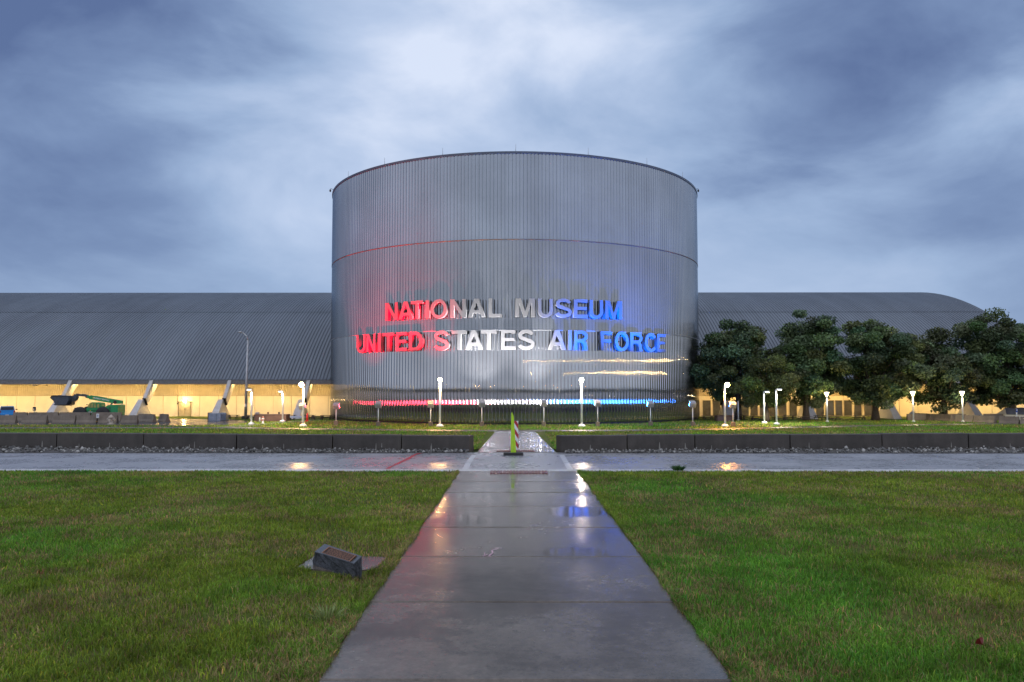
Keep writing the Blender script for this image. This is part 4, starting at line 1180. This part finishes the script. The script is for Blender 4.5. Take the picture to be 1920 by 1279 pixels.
for px, mt, lab in ((503, M_BRICK, 'small brown sign above the brick planter'), (523.5, M_DARK, 'small dark sign above the brick planter near the thin lamp')):
    p = GX(px, 61.8); o = thing('small_sign', (p.x, 61.8, 0), lab, 'sign')
    MB().tube([(0, 0, -.02), (0, 0, .62)], .02, 6).build('post', M_DARK, o); MB().box((0, -.02, P(px, 774.5, 61.8).z), (.13, .03, .16)).build('board', mt, o)
p = GX(487.5, 59.4); o = MB().lathe([(.05, -.02), (.05, .30), (.03, .34)], (0, 0, 0), 10).build('bollard', M_WHITE, None, (p.x, 59.4, 0)); tag(o, 'short white bollard in front of the brick planter beside the hydrant', 'bollard')
p = GX(576.5, 60.2); o = thing('marker_post', (p.x, 60.2, 0), 'narrow red marker post right of the blazing left lamp', 'marker post')
MB().box((0, 0, .03), (.3, .3, .08), bev=.02).build('base', M_RED, o); MB().tube([(0, 0, .06), (0, 0, P(576, 774, 60.2).z)], [.10, .04], 10).build('cone', M_RED, o)
p = GX(556, 62.6); o = thing('barrier_board', (p.x, 62.6, 0), 'pale blue long board lying low at the foot of a buttress', 'board')
MB().box((0, 0, .26), (33 * 62.6 / FPX, .12, .13), bev=.02).build('board', M_PALEBLUE, o)
for s in (-1, 1): MB().box((s * .5, 0, .10), (.08, .4, .20)).build('foot', M_DARK, o)
# picnic tables
def picnic():
    o = thing('picnic_table', (0, 0, 0), 'x', 'picnic table', 'picnic tables by the hangar')
    for j in range(4): MB().box((0, -.165 + .11 * j, .33), (.92, .10, .035)).build('top_plank', M_TABLE, o)
    for s in (-1, 1):
        MB().box((0, s * .40, .19), (.92, .13, .035)).build('bench', M_TABLE, o)
        l = MB(); l.tube([(s * .3, -.42, -.02), (s * .3, -.1, .32)], .03, 6); l.build('leg', M_TABLE, o)
        l = MB(); l.tube([(s * .3, .42, -.02), (s * .3, .1, .32)], .03, 6); l.build('leg', M_TABLE, o)
        MB().box((s * .3, 0, .165), (.05, .86, .05)).build('crossbar', M_TABLE, o)
    return o
TB = [(438, 64.5, 'dark picnic table right of the grey cabinet'), (470, 64.2, 'dark picnic table behind the left end of the brick planter'), (545, 64.6, 'dark picnic table left of the pale blue board'), (580, 64.6, 'dark picnic table behind the red marker post'), (596, 62.4, 'low dark picnic table near the tower left of its foot'), (612, 64.0, 'dark picnic table touching the left edge of the tower'),
      (1327, 63.2, 'dark picnic table touching the right edge of the tower'), (1387, 63.8, 'dark picnic table behind the thin bare pole'), (1402, 63.0, 'dark picnic table right of the thin bare pole'), (1419, 61.8, 'dark picnic table left of the small tree trunk'), (1446, 63.0, 'dark picnic table behind the two bent lamp posts'), (1463, 61.8, 'dark picnic table right of the taller bent lamp post'),
      (1479, 63.6, 'dark picnic table left of the second tall tree'), (1509, 61.2, 'dark picnic table round the foot of the second tall tree'), (1537, 64.2, 'dark picnic table left of the first lantern post'), (1563, 62.0, 'dark picnic table at the foot of the first lantern post'), (1611, 63.6, 'dark picnic table left of the widest tree trunk')]
proto = picnic()
for i, (px, Y, lab) in enumerate(TB):
    o = proto if i == 0 else copy_tree(proto)
    p = GX(px, Y); o.location = (p.x, Y, 0); o.rotation_euler = (0, 0, RND.uniform(-.15, .15)); o['label'] = lab
    o.scale = (1.0, 1.0, 1.0)
# hut, sign and pale dome at the right
Y = 62.4; p = GX(1905, Y)
hut = thing('small_hut', (p.x, Y + .6, 0), 'small hut with a grey shingled roof at the right edge', 'hut')
w = 2.4; e0, r0 = P(1900, 777, Y).z, P(1900, 765, Y).z
MB().box((.25, 0, e0 / 2), (w - .3, 1.0, e0)).build('wall', M_PANEL, hut)
m = MB(); m.add([(-.75, -.62, e0), (w - .5, -.62, e0), (w - .5, .62, e0), (-.75, .62, e0), (-.95 + .45, 0, r0), (w - .5, 0, r0)], [(0, 1, 5, 4), (2, 3, 4, 5), (3, 0, 4), (1, 2, 5), (0, 3, 2, 1)]); m.build('roof', M_ROOFSHING, hut)
m = MB(); m.add([(-.76, -.60, e0 + .0), (-.52, -.03, r0 - .03), (-.76, .60, e0)], [(0, 1, 2)]); m.build('gable', M_PANEL, hut)
p = GX(1905.5, 61.4); o = thing('sign_post', (p.x, 61.4, 0), 'white post with a blue sign in front of the shingled hut', 'sign')
MB().tube([(0, 0, -.02), (0, 0, .95)], .045, 8).build('post', M_WHITE, o); MB().box((0, -.03, P(1905, 770, 61.4).z), (.13, .04, .26), bev=.01).build('panel', M_SIGNBLUE, o)
MB().box((0, -.055, P(1905, 769, 61.4).z), (.06, .01, .08)).build('symbol', M_WHITE, o)
p = GX(1711, 64.2); o = MB().lathe([(.30, -.02), (.30, .30), (.26, .48), (.16, .60), (.04, .65)], (0, 0, 0), 16).build('bollard_dome', M_METALGREY, None, (p.x, 64.2, 0)); o.name = 'pale_dome'; tag(o, 'pale grey dome behind the left lantern post of the barriers', 'dome')

# ------------------------------------------------------------------ barricade on the crossing
bp = G(962.5, 853.5)
ba = thing('barricade', (bp.x, bp.y, 0), 'tall lime green plastic barricade seen edge on with a black base', 'barricade')
sY = bp.y / FPX
MB().box((0, 0, .055), (37 * sY, .46, .10), bev=.02).build('base', M_BLACK, ba)
hL = P(960, 772.5, bp.y).z
m = MB(); x_l, x_rb, x_rt = (958.2 - 962.5) * sY, (967.8 - 962.5) * sY, (961.0 - 962.5) * sY
zk = P(960, 781, bp.y).z
poly = [(x_l - .01, .10), (x_rb, .10), ((963.3 - 962.5) * sY, zk), (x_rt, hL - .06), ((960.2 - 962.5) * sY, hL), ((958.8 - 962.5) * sY, hL - .05)]
m.prism(poly, 'y', -.05, .05); m.build('panel', M_LIME, ba)
MB().prism([(x_l + .05, .45), (x_l + .11, .45), (x_l + .08, 1.2), (x_l + .055, 1.2)], 'y', -.058, -.048).build('rib', M_LIME, ba)
sp_ = G(967.8, 845.6)
sb = thing('striped_board', (sp_.x, sp_.y, 0), 'red and white striped board standing upright behind the lime barricade', 'barricade board')
m = MB(); m.box((-.04, 0, .60), (.085, .05, 1.18)); m.build('board', M_STRIPE, sb)
m = MB(); m.box((.045, .03, .60), (.078, .05, 1.18)); m.build('board', M_STRIPE, sb, loc=(0, 0, .0))
sb.children[1].location.z = .0
MB().tube([(.07, -.0, .20), (.15, -.02, .21)], .025, 8).build('bolt', M_DARK, sb)

# ------------------------------------------------------------------ memorial stone
FLc, FRc, BRc, BLc = G(590, 1034.5, .20), G(664, 1057, .20), G(678.5, 1043, .33), G(609, 1019.8, .33)
_n = (FRc - FLc).cross(BLc - FLc); _d = ray(678.5, 1043); _o = Vector((0, 0, H)); BRc = _o + _d * ((FLc - _o).dot(_n) / _d.dot(_n))     # keep the top plane flat
cen = (FLc + FRc + BRc + BLc) / 4; base = Vector((cen.x, cen.y, 0))
ms = thing('memorial_stone', base, 'low grey granite memorial stone with a bronze plaque in the grass', 'memorial stone')
top = [Vector(q) - base for q in (FLc, FRc, BRc, BLc)]
def lerp(a, b, t_): return a + (b - a) * t_
m = MB(); n = 9; rr = random.Random(5)
ring_t, ring_b = [], []
for i in range(4):
    for k in range(n):
        q = lerp(top[i], top[(i + 1) % 4], k / n); ring_t.append(q)
lay = [ring_t]
for zf, ex in ((.72, 1.02), (.4, 1.05), (0.0, 1.02), (-.15, 1.0)):
    lay.append([Vector((q.x * ex + rr.uniform(-.022, .022), q.y * ex + rr.uniform(-.022, .022), q.z * zf + rr.uniform(-.012, .012))) for q in ring_t])
N4 = 4 * n; vs = [q for l in lay for q in l]
fs = [(i * N4 + k, (i + 1) * N4 + k, (i + 1) * N4 + (k + 1) % N4, i * N4 + (k + 1) % N4) for i in range(len(lay) - 1) for k in range(N4)]
m.add(vs, fs); m.build('rough_side', M_GRANR, ms)
nrm_ = (top[1] - top[0]).cross(top[3] - top[0]).normalized()
MB().add([q + nrm_ * .002 for q in top], [(0, 1, 2, 3)]).build('polished_top', M_GRAN, ms)
def tq(u, v, d=0.0): return lerp(lerp(top[0], top[1], u), lerp(top[3], top[2], u), v) + nrm_ * d
def plate(u0, v0, u1, v1, d0, d1, name, mat):
    c_ = [(u0, v0), (u1, v0), (u1, v1), (u0, v1)]
    return MB().add([tq(u, v, d0) for u, v in c_] + [tq(u, v, d1) for u, v in c_], [(4, 5, 6, 7), (0, 1, 5, 4), (1, 2, 6, 5), (2, 3, 7, 6), (3, 0, 4, 7)]).build(name, mat, ms)
plaque = plate(.20, .15, .90, .86, .002, .016, 'plaque', M_BRONZED)
for (u0, v0, u1, v1) in ((.19, .11, .91, .17), (.19, .84, .91, .88), (.19, .17, .215, .84), (.885, .17, .91, .84)): plate(u0, v0, u1, v1, .002, .024, 'plaque_border', M_BRONZE)
for r_ in range(7):
    v0 = .75 - r_ * .085; u = .25 + rr.uniform(0, .03)
    while u < .84:
        du = rr.uniform(.03, .10); plate(u, v0, min(u + du, .86), v0 + .038, .016, .019, 'raised_text', M_BRONZE); u += du + .022
# concrete pad under the stone
pp = [G(*q) for q in ((555, 1066), (592, 1043), (728, 1046), (706, 1068), (640, 1074))]
pad = MB(); pad.prism([((q.x - base.x), (q.y - base.y)) for q in pp], 'z', -.05, .014); pad.build('pad', M_SLAB, ms)

# ------------------------------------------------------------------ grass blades
def blades(name, X, Y, hgt, wid, col, lean=.5, seg2=True):
    n = len(X); a = NPR.uniform(0, 2 * np.pi, n); f = NPR.uniform(0, 2 * np.pi, n)
    dx, dy = np.cos(a), np.sin(a); L = NPR.uniform(.15, 1.0, n) * lean * hgt
    lx, ly = np.cos(f) * L, np.sin(f) * L
    wx_, wy_ = dx * wid / 2, dy * wid / 2
    z0 = np.full(n, -.006)
    if seg2:
        V = np.empty((n, 5, 3), np.float32)
        V[:, 0] = np.stack([X - wx_, Y - wy_, z0], 1); V[:, 1] = np.stack([X + wx_, Y + wy_, z0], 1)
        V[:, 2] = np.stack([X + lx * .35 - wx_ * .8, Y + ly * .35 - wy_ * .8, hgt * .6], 1); V[:, 3] = np.stack([X + lx * .35 + wx_ * .8, Y + ly * .35 + wy_ * .8, hgt * .6], 1)
        V[:, 4] = np.stack([X + lx * 1.1, Y + ly * 1.1, hgt * (1 - .25 * L / hgt)], 1)
        T = np.array([[0, 1, 3], [0, 3, 2], [2, 3, 4]]); k = 5
    else:
        V = np.empty((n, 3, 3), np.float32)
        V[:, 0] = np.stack([X - wx_, Y - wy_, z0], 1); V[:, 1] = np.stack([X + wx_, Y + wy_, z0], 1); V[:, 2] = np.stack([X + lx, Y + ly, hgt], 1)
        T = np.array([[0, 1, 2]]); k = 3
    F = (np.arange(n)[:, None, None] * k + T[None]).reshape(-1, 3)
    me = np_mesh(name, V.reshape(-1, 3), F); vcol(me, np.repeat(col, k, 0))
    o = link(name, me, M_GRASS); o['kind'] = 'stuff'; return o
def grass_cols(X, Y, gain=1.0):
    n = len(X)
    dry = fbm(X * .55, Y * .55, 21) * .62 + fbm(X * 2.1, Y * 2.1, 5) * .38
    dry = np.clip((dry - .44) * 5.0, 0, 1)
    lush = np.clip((fbm(X * .3, Y * .3, 40) - .38) * 3, 0, 1)
    g = np.array([.178, .25, .031]) * (1 - lush[:, None]) + np.array([.105, .255, .031]) * lush[:, None]
    dead = np.array([.30, .225, .11])
    pd = NPR.random(n) < dry * .5 + .07
    c = np.where(pd[:, None], dead * NPR.uniform(.5, 1.35, (n, 1)), g * NPR.uniform(.5, 1.5, (n, 1)))
    c *= (.25 + 1.5 * (.5 * fbm(X * 1.1, Y * 1.1, 77) + .5 * fbm(X * 3.7, Y * 3.7, 78, 3)))[:, None] * 1.12
    # a few yellow-green and bluish blades
    yb_ = NPR.random(n); c[yb_ < .06] *= np.array([1.9, 1.35, 1.2]); c[(yb_ > .93) & ~pd] *= np.array([.8, 1.0, 1.7])
    return c * gain, dry
def in_poly(X, Y, poly):
    r = np.zeros(len(X), bool); j = len(poly) - 1
    for i in range(len(poly)):
        xi, yi = poly[i][:2]; xj, yj = poly[j][:2]
        c_ = ((yi > Y) != (yj > Y)) & (X < (xj - xi) * (Y - yi) / (yj - yi + 1e-9) + xi); r ^= c_; j = i
    return r
bands = [(5.2, 8.5, 3400), (8.5, 12, 2400), (12, 17, 1300), (17, KERB_Y0 - .02, 650)]
for side in (-1, 1):
    XX, YY = [], []
    for y0, y1, den in bands:
        edge = XL if side < 0 else XR
        xm = .68 * y1 + 8.0
        n = int((xm - abs(edge)) * (y1 - y0) * den)
        x = NPR.uniform(abs(edge) - .01, xm, n); y = NPR.uniform(y0, y1, n)
        out_ = x - (.68 * y + 1.2); keep = NPR.random(n) > np.clip(out_ / 3.2, 0, .72)      # thinner well outside the view
        x, y = x[keep] * side, y[keep]
        thin = fbm(x * 1.7, y * 1.7, 90) + .35 * fbm(x * 6, y * 6, 31)
        k2 = NPR.random(len(x)) < np.clip((thin - .34) * 3.2, .22, 1)
        XX.append(x[k2]); YY.append(y[k2])
    nf = 15000; yf = 5.2 + (KERB_Y0 - 5.3) * NPR.random(nf) ** 1.5
    over = np.clip((fbm(yf * 1.6, yf * 0 + side * 7, 12) - .40) * .22, 0, .05)
    xf = abs(edge) + .07 - NPR.random(nf) * (over + .06)
    XX.append(xf * side); YY.append(yf)
    X, Y = np.concatenate(XX), np.concatenate(YY)
    if side < 0:                                  # keep clear of the memorial's stone and pad
        dxx, dyy = X - base.x, Y - base.y
        on = in_poly(X, Y, [(q.x, q.y) for q in pp])
        k2 = ~on
        k2 &= ~((np.abs(dxx) < .40) & (np.abs(dyy) < .20))
        X, Y = X[k2], Y[k2]
    col, dry = grass_cols(X, Y)
    tall = .75 + .8 * fbm(X * .9, Y * .9, 55) * (1 - .4 * dry)
    edge_d = np.abs(X) - abs(XL if side < 0 else XR)
    hg = NPR.uniform(.03, .08, len(X)) * tall * np.where(edge_d < .35, 1.15, 1.0)
    wd = NPR.uniform(.006, .011, len(X)) * (1 + np.clip((Y - 9) / 13, 0, 1.4))
    blades('grass', X, Y, hg, wd, col, lean=.95)
# grass on the far lawn
n = 150000
Y = 33.0 + 29 * NPR.random(n) ** 1.25; X = NPR.uniform(-1, 1, n) * (.66 * Y + 3)
keep = ~((np.abs(X) < 1.62) & (Y < 46.6)) & ~in_poly(X, Y, [(q.x, q.y) for q in LOT])
keep &= (X - TX) ** 2 + (Y - TD) ** 2 > (TR - .1) ** 2
keep &= Y > np.array([wall_y(q) for q in X]) + .45
for pts_ in (smooth_path([(-34, 50.2), (-25, 50.8), (-18.5, 50.6), (-9, 48.4), (0, 47.3), (9, 48.2), (17.8, 51.2), (26, 54.5), (36, 57)], 6),):
    px_ = np.array([q.x for q in pts_]); py_ = np.array([q.y for q in pts_])
    keep &= np.abs(Y - np.interp(X, px_, py_)) > .9
X, Y = X[keep], Y[keep]
col, dry = grass_cols(X, Y, 1.2)
blades('grass', X, Y, NPR.uniform(.05, .11, len(X)), NPR.uniform(.03, .06, len(X)), col, lean=.9, seg2=False)
# weed tuft at the road edge, right
wp = G(1270, 883.5)
def tuft(name, p, n, r, h, label, cat, bw=(.012, .035), colr=(.03, .085, .02)):
    a = NPR.uniform(0, 2 * np.pi, n); rr_ = r * np.sqrt(NPR.random(n))
    V, F, C = [], [], []
    for i in range(n):
        bx, by = rr_[i] * math.cos(a[i]) * .5, rr_[i] * math.sin(a[i]) * .5
        hx, hy = rr_[i] * math.cos(a[i]), rr_[i] * math.sin(a[i]); hh = h * NPR.uniform(.5, 1); q = NPR.uniform(0, 6.28); w_ = NPR.uniform(*bw)
        b = len(V)
        V += [(bx, by, -.01), (hx * .7 - w_ * math.cos(q), hy * .7 - w_ * math.sin(q), hh * .6), (hx * .7 + w_ * math.cos(q), hy * .7 + w_ * math.sin(q), hh * .6), (hx * 1.2, hy * 1.2, hh)]
        F += [(b, b + 2, b + 1), (b + 1, b + 2, b + 3)]
        g = NPR.uniform(.6, 1.4); C += [tuple(q_ * g for q_ in colr)] * 4
    me = np_mesh(name, np.array(V), np.array(F)); vcol(me, np.array(C))
    o = link(name, me, M_LEAF, None, p); tag(o, label, cat); return o
tuft('weed', (wp.x, KERB_Y0 + .06, .03), 90, .26, .17, 'dark leafy weed growing at the kerb on the right', 'weed')
w2 = G(562, 1200); tuft('grass_tuft', (G(612, 1165).x, G(612, 1165).y, 0), 110, .28, .17, 'pale seeding grass tuft beside the walkway lower left', 'grass tuft', (.003, .007), (.20, .25, .08))
# fallen leaves
for px, py, c_, lab in ((77, 1076, (.30, .12, .02), 'orange fallen leaf on the left lawn'), (1837, 1208, (.30, .02, .02), 'red fallen leaf on the right lawn')):
    p = G(px, py, .07); m = MB(); pts = []
    for k in range(14):
        a = 2 * math.pi * k / 14; r = .034 * (1 + .3 * math.sin(5 * a)); pts.append((r * math.cos(a), r * .75 * math.sin(a), .03 + .035 * math.sin(2 * a)))
    m.add([(0, 0, .0)] + pts, [(0, 1 + k, 1 + (k + 1) % 14) for k in range(14)])
    o = m.build('fallen_leaf', simple('leaf_%s' % ('orange' if px < 900 else 'red'), tuple(q_ * .5 for q_ in c_), .5), None, p); tag(o, lab, 'leaf', 'fallen leaves on the lawns')

# ------------------------------------------------------------------ trees
def tree(px, Y, cx0, cx1, ytop, ybot, label, seed, green=(.09, .145, .065), leaves=36975, lean=0.0, leafs=.105, low_open=0.0):
    rs = np.random.default_rng(seed); rp = random.Random(seed)
    b = GX(px, Y); ct, cb = P(px, ytop, Y).z, P(px, ybot, Y).z
    xc = (GX(cx0, Y).x + GX(cx1, Y).x) / 2 - b.x; rx = (GX(cx1, Y).x - GX(cx0, Y).x) / 2; ry = min(rx, 2.6)
    zc = cb + (ct - cb) * .46; ru, rd = ct - zc, zc - cb
    T = thing('tree', (b.x, Y, 0), label, 'tree', 'dark green trees right of the tower')
    # lumpy envelope
    lob = [(rs.normal(size=3), rs.uniform(.1, .22)) for _ in range(12)]
    lob = [(q / np.linalg.norm(q), w_) for q, w_ in lob]
    cl = []
    tries = 0
    ncl = int(95 * max(.5, min(1.6, rx / 2.5)))
    while len(cl) < ncl and tries < 6000:
        tries += 1
        d = rs.normal(size=3); d /= np.linalg.norm(d)
        r = rs.random() ** .38
        k = .90 + sum(w_ * max(0, d @ q) ** 6 for q, w_ in lob) * 1.25
        q = np.array([xc + d[0] * rx * r * k, d[1] * ry * r * k, zc + d[2] * (ru if d[2] > 0 else rd) * r * min(k, 1.02)])
        if d[2] < -.2 and rs.random() < low_open: continue
        if all(np.linalg.norm((q - c_) / np.array([1, 1, .8])) > .38 for c_ in cl): cl.append(q)
    # trunk and limbs
    m = MB(); th = max(cb + (zc - cb) * .3, .5); r0 = .20 * rx / 2.4
    tr = [Vector((0, 0, -.05)), Vector((lean * .2, 0, th * .35)), Vector((xc * .2 + lean * .5, 0, th)), Vector((xc * .5, .1, zc)), Vector((xc * .8, 0, zc + ru * .55))]
    m.tube(tr, [r0 * 1.5, r0, r0 * .85, r0 * .55, r0 * .2], 10)
    order = list(range(len(cl))); rp.shuffle(order)
    for i in order[:26]:
        q = Vector(cl[i]); s_ = Vector((tr[2].x * .9, 0, th * .9)).lerp(tr[3], min(1, max(0, (q.z - th) / max(.3, (zc + ru - th))) * .9 * rp.random()))
        mid = s_.lerp(q, .5) + Vector((rp.uniform(-.15, .15), rp.uniform(-.15, .15), rp.uniform(-.25, .12)))
        m.tube([s_, mid, q], [r0 * .36, r0 * .2, r0 * .07], 5)
    m.build('trunk', M_BARK, T)
    per = leaves // len(cl); V = []; C = []
    cent = np.array([xc, 0, zc])
    for c_ in cl:
        rad = rs.uniform(.5, .85) * min(1, rx / 2.2)
        d = rs.normal(size=(per, 3)); d /= np.linalg.norm(d, axis=1)[:, None]
        r = rad * rs.random(per) ** .45
        pos = c_ + d * r[:, None] * np.array([1.15, 1.15, .72])
        nr = rs.normal(size=(per, 3)) + np.array([0, 0, .9]) + d * .6; nr /= np.linalg.norm(nr, axis=1)[:, None]
        t1 = np.cross(nr, rs.normal(size=(per, 3))); t1 /= np.linalg.norm(t1, axis=1)[:, None]; t2 = np.cross(nr, t1)
        s_ = leafs * rs.uniform(.6, 1.35, per)[:, None]
        V.append(np.stack([pos - t1 * s_, pos + t2 * s_ * .62, pos + t1 * s_, pos - t2 * s_ * .62], 1))
        g = np.array(green) * np.array([rs.uniform(.8, 1.4), 1, rs.uniform(.7, 1.3)]) * rs.uniform(.5, 1.55) * rs.uniform(.55, 1.5, (per, 1)) * np.array([1, 1, 1])
        C.append(np.repeat(g, 4, 0))
    V = np.concatenate(V).reshape(-1, 3); n = len(V) // 4
    F = (np.arange(n)[:, None, None] * 4 + np.array([[0, 1, 2], [0, 2, 3]])[None]).reshape(-1, 3)
    me = np_mesh('crown', V, F); vcol(me, np.concatenate(C)); link('crown', me, M_LEAF, T)
    return T
tree(1384, 64.2, 1318, 1446, 606, 757, 'dark leafy tree next to the right side of the tower', 1, lean=.1, leaves=41905)
tree(1438, 59.2, 1392, 1487, 672, 762, 'small yellowish green tree in front of the taller trees', 2, (.10, .13, .04), leaves=22185, leafs=.075)
tree(1511, 62.6, 1450, 1582, 587, 757, 'tall oval tree behind the bent lamp posts', 3, leaves=41905)
tree(1641, 62.6, 1572, 1716, 597, 760, 'broad dark tree with the widest trunk in the middle of the row', 4, leaves=46835)
tree(1771, 63.0, 1704, 1828, 612, 768, 'airy tree with visible branches between the two right lanterns', 5, (.07, .10, .045), leaves=27115, low_open=.5)
tree(1898, 63.2, 1796, 1965, 581, 762, 'biggest dark tree at the right edge of the photo', 6, leaves=54230)
tree(2010, 63.5, 1930, 2090, 586, 762, 'dark tree cut off by the right edge of the photo', 8, leaves=29580)
# a distant wood behind the viewer and the lamps of the car park there, both mirrored in the tower's metal
rs = np.random.default_rng(9); V = []; n = 9000
ang = rs.uniform(-2.6, -.55, n); R0 = rs.uniform(430, 470, n)
pos = np.stack([R0 * np.cos(ang), R0 * np.sin(ang), rs.uniform(0, 1, n) ** .8 * (1.5 + 1.0 * vnoise(ang * 30, ang * 0, 3))], 1)
d1 = rs.normal(size=(n, 3)); d1 /= np.linalg.norm(d1, axis=1)[:, None]; d2 = np.cross(d1, rs.normal(size=(n, 3))); d2 /= np.linalg.norm(d2, axis=1)[:, None]
s_ = .9
V = np.stack([pos - d1 * s_, pos + d2 * s_, pos + d1 * s_, pos - d2 * s_], 1).reshape(-1, 3)
F = (np.arange(n)[:, None, None] * 4 + np.array([[0, 1, 2], [0, 2, 3]])[None]).reshape(-1, 3)
me = np_mesh('distant_wood', V, F); vcol(me, np.repeat(np.array([.07, .09, .06]) * rs.uniform(.6, 1.4, (n, 1)), 4, 0))
o = link('distant_wood', me, M_LEAF); o['kind'] = 'stuff'
for i, (X_, Y_, Z_) in enumerate(((84, 44, 5.3), (92, 36, 7.6))):
    L = thing('car_park_lamp', (X_, Y_, 0), ('shorter car park lamp far right beyond the lawns', 'taller car park lamp far right beyond the lawns')[i], 'lamp post', 'car park lamps')
    MB().tube([(0, 0, -.05), (0, 0, Z_)], [.1, .06], 8).build('pole', M_GALV, L)
    MB().box((0, 0, Z_ + .1), (.7, .4, .14), bev=.03).build('lamp_head', M_GALV, L)
    MB().lathe([(.1, -.34), (.42, -.28), (.5, -.1), (.4, .02)], (0, 0, Z_), 12).build('lens', M_LOTLAMP, L)
